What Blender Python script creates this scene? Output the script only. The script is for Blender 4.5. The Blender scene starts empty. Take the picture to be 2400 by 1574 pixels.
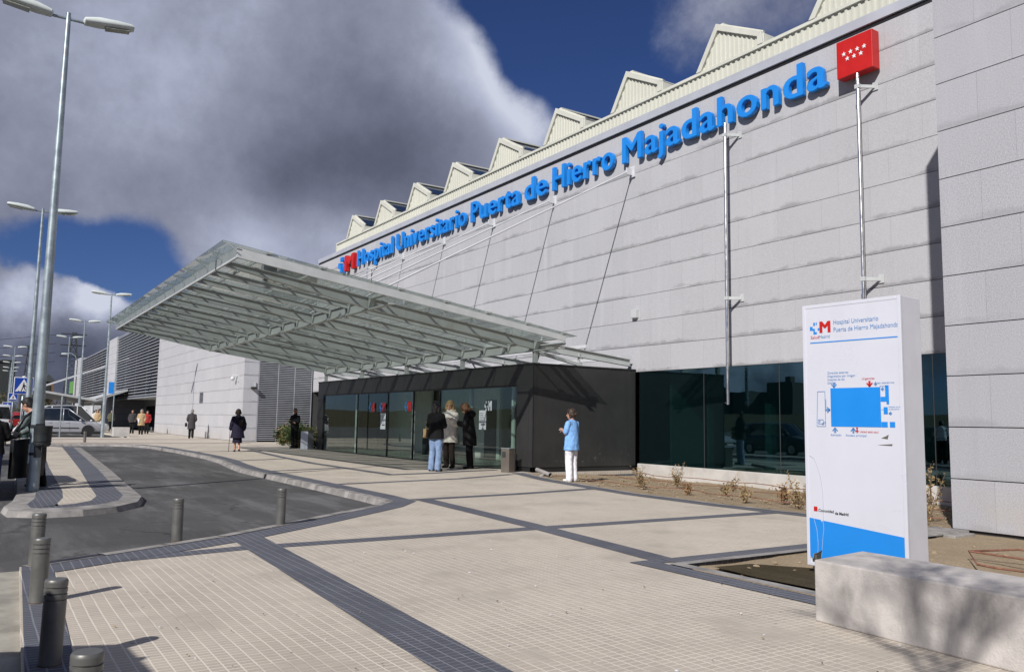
import bpy, bmesh, math, random
from mathutils import Vector, Matrix, noise
R = math.radians
random.seed(7)
scene = bpy.context.scene
COL = scene.collection
V = Vector

# ------------------------------------------------------------------ helpers
def tag(o, label=None, cat=None, group=None, kind=None):
    if label: o['label'] = label
    if cat: o['category'] = cat
    if group: o['group'] = group
    if kind: o['kind'] = kind
    return o

def empty(name, loc, label, cat, group=None, rz=0.0):
    o = bpy.data.objects.new(name, None)
    o.empty_display_size = 0.2
    o.location = loc
    o.rotation_euler = (0, 0, rz)
    COL.objects.link(o)
    return tag(o, label, cat, group)

def copy_tree(o, parent=None):
    c = o.copy()
    COL.objects.link(c)
    if parent is not None:
        c.parent = parent
    for ch in list(o.children):
        copy_tree(ch, c)
    return c

def root_loc(p):
    while p.parent is not None:
        p = p.parent
    return Vector(p.location)

class MB:
    """collects shapes and links them as one mesh object"""
    def __init__(s):
        s.v = []; s.f = []; s.m = []; s.cur = 0
    def mat(s, i):
        s.cur = i; return s
    def add(s, vs, fs):
        b = len(s.v)
        s.v += [tuple(p) for p in vs]
        for f in fs:
            s.f.append(tuple(b + i for i in f)); s.m.append(s.cur)
        return s
    def box(s, x0, x1, y0, y1, z0, z1):
        vs = [(x0,y0,z0),(x1,y0,z0),(x1,y1,z0),(x0,y1,z0),(x0,y0,z1),(x1,y0,z1),(x1,y1,z1),(x0,y1,z1)]
        return s.add(vs, [(0,3,2,1),(4,5,6,7),(0,1,5,4),(1,2,6,5),(2,3,7,6),(3,0,4,7)])
    def obox(s, c, size, M=None):
        hx, hy, hz = size[0]/2, size[1]/2, size[2]/2
        vs = [V((x,y,z)) for z in (-hz,hz) for x,y in ((-hx,-hy),(hx,-hy),(hx,hy),(-hx,hy))]
        if M is not None: vs = [M @ p for p in vs]
        vs = [p + V(c) for p in vs]
        return s.add(vs, [(0,3,2,1),(4,5,6,7),(0,1,5,4),(1,2,6,5),(2,3,7,6),(3,0,4,7)])
    def bar(s, p0, p1, w, h, up=(0,0,1)):
        """rectangular bar from p0 to p1, width w (side) and height h (along up)"""
        p0, p1 = V(p0), V(p1)
        d = (p1-p0).normalized(); u = V(up)
        sd = d.cross(u)
        if sd.length < 1e-5: sd = d.cross(V((1,0,0)))
        sd.normalize(); u = sd.cross(d)
        vs = []
        for p in (p0, p1):
            for a, b in ((-1,-1),(1,-1),(1,1),(-1,1)):
                vs.append(p + sd*(a*w/2) + u*(b*h/2))
        return s.add(vs, [(0,1,2,3),(7,6,5,4),(0,4,5,1),(1,5,6,2),(2,6,7,3),(3,7,4,0)])
    def ring(s, c, d, r, n, ref=None):
        d = V(d).normalized()
        a = V((0,0,1)) if abs(d.z) < .9 else V((1,0,0))
        if ref is not None: a = V(ref)
        x = a.cross(d).normalized(); y = d.cross(x)
        return [V(c) + x*(r*math.cos(2*math.pi*i/n)) + y*(r*math.sin(2*math.pi*i/n)) for i in range(n)]
    def tube(s, pts, r, n=10, caps=True):
        pts = [V(p) for p in pts]
        rs = r if isinstance(r, (list, tuple)) else [r]*len(pts)
        rings = []
        for i, p in enumerate(pts):
            if i == 0: d = pts[1]-pts[0]
            elif i == len(pts)-1: d = pts[-1]-pts[-2]
            else: d = (pts[i]-pts[i-1]).normalized() + (pts[i+1]-pts[i]).normalized()
            rings.append(s.ring(p, d, rs[i], n))
        return s.loft(rings, caps)
    def loft(s, rings, caps=True):
        n = len(rings[0]); vs = [p for r in rings for p in r]; fs = []
        for k in range(len(rings)-1):
            for i in range(n):
                j = (i+1) % n
                fs.append((k*n+i, k*n+j, (k+1)*n+j, (k+1)*n+i))
        if caps:
            fs.append(tuple(range(n-1,-1,-1)))
            fs.append(tuple((len(rings)-1)*n + i for i in range(n)))
        return s.add(vs, fs)
    def lathe(s, prof, c=(0,0,0), n=20, axis='z'):
        rings = []
        for r, z in prof:
            ring = []
            for i in range(n):
                a = 2*math.pi*i/n
                x, y = r*math.cos(a), r*math.sin(a)
                p = (x, y, z) if axis == 'z' else ((z, x, y) if axis == 'x' else (y, z, x))
                ring.append(V(c)+V(p))
            rings.append(ring)
        return s.loft(rings, True)
    def prism(s, poly, d):
        """extrude a 3-d polygon by the vector d"""
        n = len(poly); d = V(d)
        vs = [V(p) for p in poly] + [V(p)+d for p in poly]
        fs = [tuple(range(n-1,-1,-1)), tuple(range(n, 2*n))]
        fs += [(i, (i+1) % n, n+(i+1) % n, n+i) for i in range(n)]
        return s.add(vs, fs)
    def poly(s, pts):
        return s.add(pts, [tuple(range(len(pts)))])
    def ell(s, c, r, n=12, m=8, M=None):
        vs = []; fs = []
        for i in range(m+1):
            t = math.pi*i/m
            for j in range(n):
                a = 2*math.pi*j/n
                p = V((r[0]*math.sin(t)*math.cos(a), r[1]*math.sin(t)*math.sin(a), r[2]*math.cos(t)))
                if M is not None: p = M @ p
                vs.append(V(c)+p)
        for i in range(m):
            for j in range(n):
                k = (j+1) % n
                fs.append((i*n+j, (i+1)*n+j, (i+1)*n+k, i*n+k))
        return s.add(vs, fs)
    def mesh(s, name):
        me = bpy.data.meshes.new(name)
        me.from_pydata([tuple(p) for p in s.v], [], s.f)
        return me
    def build(s, name, mats, parent=None, smooth=False, bevel=0, local=False, fix=True, merge=False, auto=None):
        me = s.mesh(name)
        mats = mats if isinstance(mats, (list, tuple)) else [mats]
        for m in mats: me.materials.append(m)
        me.polygons.foreach_set('material_index', s.m)
        if fix or merge:
            bm = bmesh.new(); bm.from_mesh(me)
            if merge: bmesh.ops.remove_doubles(bm, verts=bm.verts, dist=1e-4)
            if fix: bmesh.ops.recalc_face_normals(bm, faces=bm.faces)
            bm.to_mesh(me); bm.free()
        if parent is not None and not local:
            L = root_loc(parent)
            me.transform(Matrix.Translation(-L))
        if smooth:
            me.polygons.foreach_set('use_smooth', [True]*len(me.polygons))
            if auto: me.set_sharp_from_angle(angle=R(auto))
        me.update()
        o = bpy.data.objects.new(name, me)
        COL.objects.link(o)
        if parent is not None: o.parent = parent
        if bevel:
            b = o.modifiers.new('bevel', 'BEVEL'); b.width = bevel; b.segments = 2
            b.limit_method = 'ANGLE'; b.angle_limit = R(40)
        return o

def struct(o):
    o['kind'] = 'structure'; return o

# ------------------------------------------------------------------ materials
def nodes(name):
    m = bpy.data.materials.new(name); m.use_nodes = True
    nt = m.node_tree; nt.nodes.clear()
    out = nt.nodes.new('ShaderNodeOutputMaterial')
    return m, nt, out

class N:
    """tiny node-graph helper"""
    def __init__(s, nt): s.nt = nt
    def n(s, t, **kw):
        o = s.nt.nodes.new(t)
        for k, v in kw.items(): setattr(o, k, v)
        return o
    def link(s, a, b): s.nt.links.new(a, b)
    def put(s, sock, v):
        if hasattr(v, 'is_linked'): s.link(v, sock)
        else: sock.default_value = v
    def math(s, op, a, b=0.0, c=None, clamp=False):
        o = s.n('ShaderNodeMath', operation=op); o.use_clamp = clamp
        s.put(o.inputs[0], a); s.put(o.inputs[1], b)
        if c is not None: s.put(o.inputs[2], c)
        return o.outputs[0]
    def vmath(s, op, a, b=(0,0,0)):
        o = s.n('ShaderNodeVectorMath', operation=op)
        s.put(o.inputs[0], a); s.put(o.inputs[1], b)
        return o.outputs['Value'] if op in ('DOT_PRODUCT', 'LENGTH') else o.outputs[0]
    def mix(s, f, a, b, mode='MIX'):
        o = s.n('ShaderNodeMix', data_type='RGBA', blend_type=mode)
        s.put(o.inputs[0], f)
        s.put(o.inputs[6], c4(a)); s.put(o.inputs[7], c4(b))
        return o.outputs[2]
    def noise(s, vec, scale, detail=4, rough=.55, out=0):
        o = s.n('ShaderNodeTexNoise')
        if vec is not None: s.link(vec, o.inputs['Vector'])
        o.inputs['Scale'].default_value = scale; o.inputs['Detail'].default_value = detail
        o.inputs['Roughness'].default_value = rough
        return o.outputs[out]
    def ramp(s, f, lo, hi, a=0.0, b=1.0, smooth=True):
        o = s.n('ShaderNodeMapRange'); o.interpolation_type = 'SMOOTHSTEP' if smooth else 'LINEAR'
        s.put(o.inputs[0], f)
        for i, v in enumerate((lo, hi, a, b)): s.put(o.inputs[i+1], v)
        return o.outputs[0]
    def pos(s): return s.n('ShaderNodeNewGeometry').outputs['Position']
    def obj(s): return s.n('ShaderNodeTexCoord').outputs['Object']
    def scale(s, v, k):
        return s.vmath('MULTIPLY', v, k)
    def bump(s, h, strength, dist=.01):
        o = s.n('ShaderNodeBump'); s.put(o.inputs['Height'], h)
        o.inputs['Strength'].default_value = strength; o.inputs['Distance'].default_value = dist
        return o.outputs[0]
    def bsdf(s, col, rough=.5, metal=0.0, spec=.5, normal=None, coat=0.0, **kw):
        o = s.n('ShaderNodeBsdfPrincipled')
        s.put(o.inputs['Base Color'], c4(col)); s.put(o.inputs['Roughness'], rough)
        s.put(o.inputs['Metallic'], metal); s.put(o.inputs['Specular IOR Level'], spec)
        o.inputs['Coat Weight'].default_value = coat
        if normal is not None: s.link(normal, o.inputs['Normal'])
        return o.outputs[0]

def c4(c):
    if isinstance(c, (tuple, list)) and len(c) == 3: return (*c, 1.0)
    return c

def srgb(r, g, b):
    f = lambda c: (c/12.92 if c <= .04045 else ((c+.055)/1.055)**2.4)
    return (f(r/255), f(g/255), f(b/255))

def mat(name, col, rough=.55, metal=0.0, spec=.5, var=.12, scale=3.0, bump=0.0, bscale=60.0, coat=0.0, dirt=None):
    """plain surface with procedural tone variation, wear and optional fine bump"""
    m, nt, out = nodes(name); g = N(nt); p = g.obj()
    f = g.noise(p, scale, 5, .6)
    lo = tuple(c*(1-var) for c in col); hi = tuple(min(1, c*(1+var)) for c in col)
    c = g.mix(g.ramp(f, .3, .7), lo, hi)
    if dirt:
        d = g.ramp(g.noise(g.scale(p, (1,1,.35)), dirt[1], 6, .65), .52, .75)
        c = g.mix(g.math('MULTIPLY', d, dirt[2]), c, dirt[0])
    nrm = g.bump(g.noise(p, bscale, 3), bump, .01) if bump else None
    r = g.ramp(f, .3, .7, max(0, rough-.06), min(1, rough+.06))
    g.link(g.bsdf(c, r, metal, spec, nrm, coat), out.inputs[0])
    return m
# ------------------------------------------------------------------ special materials
def granite(name, col, row=None, z0=0.0, speck=.22, axis='x', stain=.85):
    """flamed granite panels: fine speckle, faint vertical joints, tone per slab, water stains above the joints"""
    m, nt, out = nodes(name); g = N(nt); p = g.pos()
    sp = g.noise(p, 55, 2, .7)
    sp2 = g.noise(p, 130, 1, .5)
    c = g.mix(g.ramp(sp, .28, .72, 0, 1, False), tuple(k*(1-speck) for k in col), tuple(k*(1+speck) for k in col))
    c = g.mix(g.math('MULTIPLY', g.ramp(sp2, .56, .7), .35), c, tuple(k*.55 for k in col))
    big = g.noise(p, .35, 3, .5)
    c = g.mix(g.ramp(big, .3, .7, 0, .45), c, tuple(k*1.07 for k in col), 'MIX')
    s = g.n('ShaderNodeSeparateXYZ'); g.link(p, s.inputs[0])
    if row:
        cv = g.n('ShaderNodeCombineXYZ')
        g.link(s.outputs['X' if axis == 'x' else 'Y'], cv.inputs[0])
        g.link(g.math('SUBTRACT', s.outputs['Z'], z0), cv.inputs[1])
        br = g.n('ShaderNodeTexBrick'); g.link(cv.outputs[0], br.inputs['Vector'])
        br.inputs['Scale'].default_value = 1; br.offset = .37; br.offset_frequency = 2
        br.inputs['Brick Width'].default_value = 1.32; br.inputs['Row Height'].default_value = row
        br.inputs['Mortar Size'].default_value = .004; br.inputs['Mortar Smooth'].default_value = .3
        br.inputs['Color1'].default_value = (.965,.965,.965,1); br.inputs['Color2'].default_value = (1.03,1.03,1.03,1)
        br.inputs['Mortar'].default_value = (.72,.72,.72,1)
        c = g.mix(1.0, c, br.outputs['Color'], 'MULTIPLY')
        # water stains: ragged dark strip in the lowest tenth of each course
        fr = g.math('FRACT', g.math('DIVIDE', g.math('SUBTRACT', s.outputs['Z'], z0), row))
        n1 = g.noise(g.scale(p, (.8, .8, .5)), 2.2, 9, .72)
        edge = g.ramp(n1, .34, .70, .05, .23)
        st = g.math('MULTIPLY', g.ramp(fr, g.math('MULTIPLY', edge, .35), g.math('ADD', edge, .02), 1, 0), g.ramp(g.noise(g.scale(p, (.45, .45, 1.6)), 1.0, 5, .62), .42, .55, .0, 1))
        c = g.mix(g.math('MULTIPLY', st, stain), c, tuple(k*.62 for k in col))
        stz = g.math('MULTIPLY', g.ramp(g.noise(g.scale(p, (2.4, 2.4, .18)), 1.0, 4, .6), .55, .78), .22)
        c = g.mix(stz, c, tuple(k*.7 for k in col))
        wz = g.math('MULTIPLY', g.ramp(g.noise(g.scale(g.vmath('ADD', p, (9,4,2)), (1.9, 1.9, .16)), 1.2, 5, .65), .52, .78), .38)
        c = g.mix(wz, c, tuple(min(.8, k*1.28) for k in col))
    lowz = g.math('MULTIPLY', g.ramp(s.outputs['Z'], .05, .9, 1, 0), g.ramp(g.noise(p, 1.6, 4), .35, .6, .2, .9))
    c = g.mix(g.math('MULTIPLY', lowz, .35), c, (.42,.36,.28))
    nb = g.bump(sp, .12, .01)
    g.link(g.bsdf(c, .75, 0, .3, nb), out.inputs[0])
    return m

def paving(name, col, joint, rough=.8, dark=False):
    """small square setts, rows along X, sandy joints, tone per slab of setts, scuffs and white bloom"""
    m, nt, out = nodes(name); g = N(nt); p = g.pos()
    wob = g.noise(p, 1.7, 2, .5, 1)
    pw = g.vmath('ADD', p, g.scale(g.vmath('SUBTRACT', wob, (.5,.5,.5)), (.018,.018,0)))
    s = g.n('ShaderNodeSeparateXYZ'); g.link(pw, s.inputs[0])
    cv = g.n('ShaderNodeCombineXYZ'); g.link(s.outputs[0], cv.inputs[0]); g.link(s.outputs[1], cv.inputs[1])
    def brick(w, h, mort, off, c1, c2, mc):
        b = g.n('ShaderNodeTexBrick'); g.link(cv.outputs[0], b.inputs['Vector'])
        b.inputs['Scale'].default_value = 1; b.offset = off
        b.inputs['Brick Width'].default_value = w; b.inputs['Row Height'].default_value = h
        b.inputs['Mortar Size'].default_value = mort; b.inputs['Mortar Smooth'].default_value = .4
        b.inputs['Color1'].default_value = c4(c1); b.inputs['Color2'].default_value = c4(c2)
        b.inputs['Mortar'].default_value = c4(mc)
        return b
    b1 = brick(.058, .086, .0072, 0, (.95,.95,.95), (1.05,1.05,1.04), (1,1,1))
    b2 = brick(.232, .086, .0066, .25, (.965,.965,.965), (1.03,1.03,1.025), (1,1,1))
    tone = g.noise(p, .8, 4, .6); fine = g.noise(p, 90, 2, .6)
    base = g.mix(g.ramp(tone, .3, .7), tuple(k*.9 for k in col), tuple(k*1.08 for k in col))
    base = g.mix(1.0, base, b2.outputs['Color'], 'MULTIPLY')
    base = g.mix(1.0, base, b1.outputs['Color'], 'MULTIPLY')
    base = g.mix(g.ramp(fine, .35, .65, 0, .22), base, tuple(k*.72 for k in col))
    # joints: sandy light in patches, dirty in others
    jm = g.ramp(g.noise(p, .9, 3, .6), .30, .5)
    jc = g.mix(jm, tuple(k*.55 for k in joint), joint)
    j2 = g.math('MULTIPLY', b2.outputs['Fac'], g.ramp(g.noise(p, 2.3, 3), .25, .6, .55, 1.0))
    j1 = g.math('MULTIPLY', b1.outputs['Fac'], g.ramp(g.noise(p, 1.3, 4, .65), .32, .62, .32, .95))
    base = g.mix(j1, base, jc); base = g.mix(j2, base, jc)
    # bloom and stains
    bl = g.ramp(g.noise(p, .55, 6, .7), .58, .76, 0, .3)
    base = g.mix(bl, base, tuple(min(.8, k*1.25+.02) for k in col))
    dk = g.ramp(g.noise(g.vmath('ADD', p, (17,5,0)), .7, 6, .72), .56, .78, 0, .42)
    base = g.mix(dk, base, tuple(k*.62 for k in col))
    sp = g.ramp(g.noise(g.vmath('ADD', p, (3,9,0)), 9, 2, .5), .72, .76, 0, .55)
    base = g.mix(sp, base, tuple(k*.4 for k in col))
    h = g.math('SUBTRACT', 1.0, g.math('MAXIMUM', b2.outputs['Fac'], g.math('MULTIPLY', b1.outputs['Fac'], .6)))
    nb = g.bump(g.math('ADD', h, g.math('MULTIPLY', fine, .25)), .35, .006)
    g.link(g.bsdf(base, rough, 0, .3, nb), out.inputs[0])
    return m

def asphalt_mat(name, col):
    m, nt, out = nodes(name); g = N(nt); p = g.pos()
    f = g.noise(p, 120, 2, .7); t = g.noise(p, .5, 5, .65); t2 = g.noise(g.scale(p, (.25, 1.4, 1)), 1.1, 5, .7)
    c = g.mix(g.ramp(t, .3, .7), tuple(k*.78 for k in col), tuple(k*1.15 for k in col))
    c = g.mix(g.ramp(t2, .44, .66, 0, .85), c, tuple(k*2.0 for k in col))
    pt = g.noise(g.vmath('ADD', p, (8,2,0)), .22, 2, .4); c = g.mix(g.ramp(pt, .50, .52, 0, .35), c, tuple(k*.62 for k in col))
    c = g.mix(g.ramp(f, .3, .7, 0, .5), c, tuple(k*.6 for k in col))
    vo = g.n('ShaderNodeTexVoronoi'); vo.feature = 'DISTANCE_TO_EDGE'; vo.inputs['Scale'].default_value = .38
    g.link(g.vmath('ADD', p, g.scale(g.noise(p, 1.2, 5, .6, 1), (1.1,1.1,0))), vo.inputs['Vector'])
    ck = g.math('MULTIPLY', g.ramp(vo.outputs['Distance'], .004, .012, 1, 0), g.ramp(g.noise(p, .3, 2), .45, .6, 0, .75)); c = g.mix(ck, c, tuple(k*.3 for k in col))
    oil = g.ramp(g.noise(g.vmath('ADD', p, (40,3,0)), .9, 4, .6), .66, .75, 0, .6)
    c = g.mix(oil, c, tuple(k*.45 for k in col))
    g.link(g.bsdf(c, .85, 0, .25, g.bump(f, .5, .01)), out.inputs[0])
    return m

def soil_mat(name, a, b):
    m, nt, out = nodes(name); g = N(nt); p = g.pos()
    t = g.noise(p, 1.4, 8, .7); f = g.noise(p, 45, 3, .7); st = g.noise(g.scale(p, (.6, 4, 1)), 1.5, 5, .7)
    c = g.mix(g.ramp(t, .3, .7), a, b)
    c = g.mix(g.ramp(st, .5, .7, 0, .4), c, tuple(k*1.25 for k in b))
    c = g.mix(g.ramp(f, .35, .7, 0, .6), c, tuple(k*.55 for k in a))
    g.link(g.bsdf(c, .95, 0, .15, g.bump(g.math('ADD', f, t), .7, .03)), out.inputs[0])
    return m

def glass(name, tint, refl=.5, rough=.0, frost=0.0, fcol=(.6,.66,.62), wobble=.02, gcol=(.9,.95,.93)):
    """clear tinted pane: transparent body, Fresnel reflection, optional frosted share"""
    m, nt, out = nodes(name); g = N(nt)
    tr = g.n('ShaderNodeBsdfTransparent'); g.put(tr.inputs[0], c4(tint))
    gl = g.n('ShaderNodeBsdfGlossy'); gl.inputs['Roughness'].default_value = rough
    gl.inputs['Color'].default_value = c4(gcol)
    body = tr.outputs[0]
    if frost:
        tl = g.n('ShaderNodeBsdfTranslucent'); g.put(tl.inputs[0], c4(fcol))
        df = g.n('ShaderNodeBsdfDiffuse'); g.put(df.inputs[0], c4(tuple(k*.8 for k in fcol)))
        mx = g.n('ShaderNodeMixShader'); mx.inputs[0].default_value = .35
        g.link(tl.outputs[0], mx.inputs[1]); g.link(df.outputs[0], mx.inputs[2])
        m2 = g.n('ShaderNodeMixShader'); m2.inputs[0].default_value = frost
        g.link(tr.outputs[0], m2.inputs[1]); g.link(mx.outputs[0], m2.inputs[2]); body = m2.outputs[0]
    geo = g.n('ShaderNodeNewGeometry'); nrm = geo.outputs['Normal']
    if wobble:
        wob = g.bump(g.noise(g.pos(), .9, 2), wobble, .05)
        nrm = wob; g.link(wob, gl.inputs['Normal'])
    cs = g.math('ABSOLUTE', g.vmath('DOT_PRODUCT', nrm, geo.outputs['Incoming']))
    k = g.math('ADD', .043, g.math('MULTIPLY', .957, g.math('POWER', g.math('SUBTRACT', 1.0, cs, clamp=True), 5.0)))
    k = g.math('MULTIPLY', k, refl*1.6, clamp=True)
    m3 = g.n('ShaderNodeMixShader'); g.link(k, m3.inputs[0])
    g.link(body, m3.inputs[1]); g.link(gl.outputs[0], m3.inputs[2])
    g.link(m3.outputs[0], out.inputs[0])
    return m

def corrugated(name, col):
    m, nt, out = nodes(name); g = N(nt); p = g.pos()
    t = g.noise(p, .6, 4, .6)
    s = g.noise(g.scale(p, (3, 3, .25)), 1.5, 4, .6)
    c = g.mix(g.ramp(t, .3, .7), tuple(k*.93 for k in col), col)
    c = g.mix(g.ramp(s, .55, .8, 0, .3), c, tuple(k*.72 for k in col))
    g.link(g.bsdf(c, .5, .0, .4), out.inputs[0])
    return m

def cladding_mat(name, col):
    """dark zinc-like sheet with a few pale scuffs near the ground"""
    m, nt, out = nodes(name); g = N(nt); p = g.pos()
    t = g.noise(p, .9, 5, .6); v = g.noise(g.scale(p, (5, 5, .3)), 1.0, 4, .6)
    c = g.mix(g.ramp(t, .3, .7), tuple(k*.85 for k in col), tuple(k*1.15 for k in col))
    c = g.mix(g.ramp(v, .5, .75, 0, .4), c, tuple(k*1.35 for k in col))
    s = g.n('ShaderNodeSeparateXYZ'); g.link(p, s.inputs[0])
    sc = g.math('MULTIPLY', g.ramp(g.noise(p, 5.5, 5, .75), .6, .68), g.ramp(s.outputs['Z'], .15, .95, 1, 0))
    c = g.mix(g.math('MULTIPLY', sc, .3), c, (.3,.3,.28))
    g.link(g.bsdf(c, .48, .35, .4, g.bump(t, .05, .02)), out.inputs[0])
    return m

M = dict(
    granite=granite('granite_facade', (.445,.445,.462), .798, 3.021),
    granite_wing=granite('granite_wing', (.46,.46,.478), .774, 0.0, stain=.25),
    granite_pier=granite('granite_pier', (.385,.385,.41), .7215, .006, .3, stain=.4),
    granite_side=granite('granite_wing_return', (.44,.445,.475), .774, 0.0, axis='y'),
    joint=mat('joint_shadow_gap', (.05,.05,.05), .9),
    concrete=mat('plinth_concrete', (.50,.48,.45), .85, var=.12, scale=2, bump=.15, dirt=((.40,.32,.22), 2.2, .6)),
    cap=mat('zinc_coping', (.50,.52,.57), .4, .2, var=.06, scale=1),
    cream=corrugated('cream_sheet', (.58,.58,.50)),
    cream_frame=mat('cream_trim', (.60,.60,.53), .5, var=.06, scale=1.2, dirt=((.4,.38,.32), 1.5, .3)),
    roof_glass=mat('dark_roof_glazing', (.02,.03,.045), .08, 0, .8, var=.2),
    louver=mat('louvre_aluminium', (.38,.40,.44), .4, .3, var=.08),
    louver_dark=mat('louvre_void', (.02,.02,.022), .9),
    fglass=glass('tinted_facade_glass', (.30,.46,.46), 2.3, frost=.18, fcol=(.010,.042,.046), gcol=(.50,.82,.92)),
    eglass=glass('entrance_glass', (.88,.95,.91), .9),
    cglass=glass('frosted_canopy_glass', (.81,.84,.82), .55, frost=.15, fcol=(.42,.47,.46), wobble=0),
    steel=mat('painted_canopy_steel', (.43,.46,.45), .45, .0, .5, var=.07, scale=1.2, dirt=((.30,.27,.2), 2.5, .35)),
    steel_light=mat('light_grey_fascia', (.50,.52,.52), .45, var=.06, dirt=((.36,.36,.34), 2, .3)),
    white_steel=mat('white_painted_steel', (.60,.61,.63), .4, var=.05),
    zinc=cladding_mat('dark_zinc_cladding', (.044,.0435,.043)),
    black=mat('black_trim', (.012,.012,.013), .5),
    blue=mat('blue_letter_face', (.012,.235,.72), .42, var=.04, scale=.5),
    blue_side=mat('blue_letter_side', (.012,.20,.62), .45, var=.05),
    red=mat('red_panel', (.52,.012,.010), .4, var=.05),
    white=mat('white_print', (.80,.80,.82), .4, var=.03),
    chrome=mat('polished_steel_pole', (.80,.78,.75), .27, 1.0, var=.05),
    galv=mat('galvanised_steel', (.36,.42,.44), .42, .55, var=.18, scale=4, dirt=((.22,.22,.2), 3, .4)),
    lamp_shell=mat('lamp_housing', (.62,.67,.64), .45, var=.06),
    lamp_lens=mat('lamp_lens', (.30,.31,.25), .15, var=.25, scale=9, coat=.6),
    bollard=mat('bollard_grey_paint', (.15,.15,.14), .45, .35, var=.14, scale=6, bump=.06, dirt=((.26,.25,.22), 6, .25)),
    rust=mat('rusty_foot', (.10,.07,.045), .9, var=.35, scale=18, bump=.2),
    beige=paving('beige_paving', (.475,.42,.35), (.66,.60,.51)),
    band=paving('dark_paving', (.092,.097,.118), (.20,.205,.23)),
    pinkband=paving('red_paving', (.20,.12,.12), (.3,.24,.22)),
    asphalt=asphalt_mat('worn_asphalt', (.105,.103,.102)),
    kerb=mat('kerb_concrete', (.27,.255,.24), .9, var=.32, scale=3, bump=.3, bscale=30, dirt=((.14,.13,.12), 4, .5)),
    patch=mat('cracked_concrete', (.33,.31,.26), .9, var=.25, scale=2.5, bump=.3, bscale=18, dirt=((.13,.11,.08), 2.2, .7)),
    soil=soil_mat('dry_soil', (.33,.255,.165), (.42,.335,.23)),
    bench=mat('bench_concrete', (.47,.44,.415), .88, var=.2, scale=3.2, bump=.5, bscale=70, dirt=((.25,.23,.21), 3.4, .7)),
    totem_white=mat('white_totem_panel', (.60,.61,.67), .3, var=.03, scale=.8, coat=.3, dirt=((.40,.38,.36), 3.0, .10)),
    totem_side=mat('white_totem_side', (.58,.585,.62), .4, var=.04),
    totem_blue=mat('blue_print', (.012,.235,.70), .35, var=.03),
    totem_red=mat('red_print', (.50,.012,.010), .4, var=.03),
    totem_grey=mat('grey_blue_print', (.10,.24,.50), .4, var=.03),
    ink=mat('black_print', (.02,.02,.025), .5),
    bin=mat('bin_brown_grey', (.155,.135,.115), .45, .3, var=.1),
    green_plastic=mat('dark_plastic_bin', (.022,.026,.027), .45, var=.15),
    pipe=mat('pvc_pipe', (.32,.30,.29), .5, var=.1),
    rebar=mat('rusty_rebar', (.22,.10,.065), .85, var=.3, scale=20),
    leaf=mat('shrub_leaf', (.060,.090,.022), .6, var=.45, scale=3),
    leaf_dry=mat('dry_leaf', (.30,.21,.10), .75, var=.4, scale=5),
    leaf_red=mat('dry_red_leaf', (.28,.16,.075), .75, var=.4, scale=5),
    stem=mat('twig', (.17,.12,.075), .85, var=.3),
    bark=mat('bark', (.13,.11,.09), .9, var=.3, bump=.4),
    sign_blue=mat('traffic_sign_blue', (.010,.055,.36), .35, var=.04),
    sign_white=mat('traffic_sign_white', (.75,.75,.77), .35, var=.03),
    interior_wall=mat('lobby_wall', (.62,.64,.60), .7, var=.06),
    interior_floor=mat('lobby_floor', (.34,.35,.33), .3, var=.1),
    interior_dark=mat('lobby_dark', (.035,.04,.04), .6, var=.2),
    paper=mat('paper_notice', (.72,.76,.80), .7, var=.03),
    mud=soil_mat('wet_mud', (.055,.042,.022), (.095,.075,.042)),
    hill=soil_mat('scrub_hillside', (.05,.048,.026), (.11,.09,.05)),
    hill_far=soil_mat('far_scrub', (.03,.032,.03), (.055,.052,.045)),
)
# ------------------------------------------------------------------ ground, road, pavements
def offset_line(pts, d):
    """shift a 2-d polyline sideways (left of travel positive)"""
    out = []
    for i, p in enumerate(pts):
        a = V(pts[max(0, i-1)]); b = V(pts[min(len(pts)-1, i+1)])
        t = (b-a).normalized(); n = V((-t.y, t.x))
        out.append((p[0]+n.x*d, p[1]+n.y*d))
    return out
def strip(mb, pts, w, z):
    """flat strip of width w centred on a polyline"""
    l = offset_line(pts, w/2); r = offset_line(pts, -w/2)
    for i in range(len(pts)-1):
        mb.poly([(*r[i], z), (*r[i+1], z), (*l[i+1], z), (*l[i], z)])

g = MB(); hx0, hx1, hy0, hy1 = -18.95, -6.4, 12.6, 17.4
for (a, b, c, d) in ((-1500,1500,-1500,hy0),(-1500,1500,hy1,1500),(-1500,hx0,hy0,hy1),(hx1,1500,hy0,hy1)): g.poly([(a,c,-.10),(b,c,-.10),(b,d,-.10),(a,d,-.10)])
struct(g.build('road', M['asphalt']))

# kerb line of the drop-off road, walking from the near corner to the far end
KL = [(9,.03),(2,.12),(-5.4,.31),(-9.02,.44),(-10.22,2.5),(-11.4,4.0),(-12.75,5.62),(-13.3,6.1),(-14.2,6.16),(-17,6.2),
      (-20,6.22),(-23.2,6.25),(-25.5,6.5),(-28,6.85),(-31,7.05),(-36,7.08),(-41,6.95),(-43.6,6.5),(-44.7,5.6),(-44.95,4.3),(-45,2.9),(-45,0.5),(-45.6,-1)]
PE = [(-6.22,11.5),(-8.5,11.5),(-10.3,11.36),(-12.65,11.43),(-14.5,11.75),(-16.46,12.1),(-19.1,12.95)]   # planter edge
pv = MB()
outer = [(9,6.02),(-6.22,6.02)] + [(-6.22,11.5)] + PE[1:] + [(-19.1,17.1),(-48.4,17.1),(-48.4,12.96),(-180,12.96),(-180,8.6),(-58,8.6),(-58,-1)]
pv.prism([(x,y,-.14) for x,y in outer] + [(x,y,-.14) for x,y in reversed(KL)], (0,0,.14))
pvo = pv.build('pavement', M['beige'], fix=True)
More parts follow.
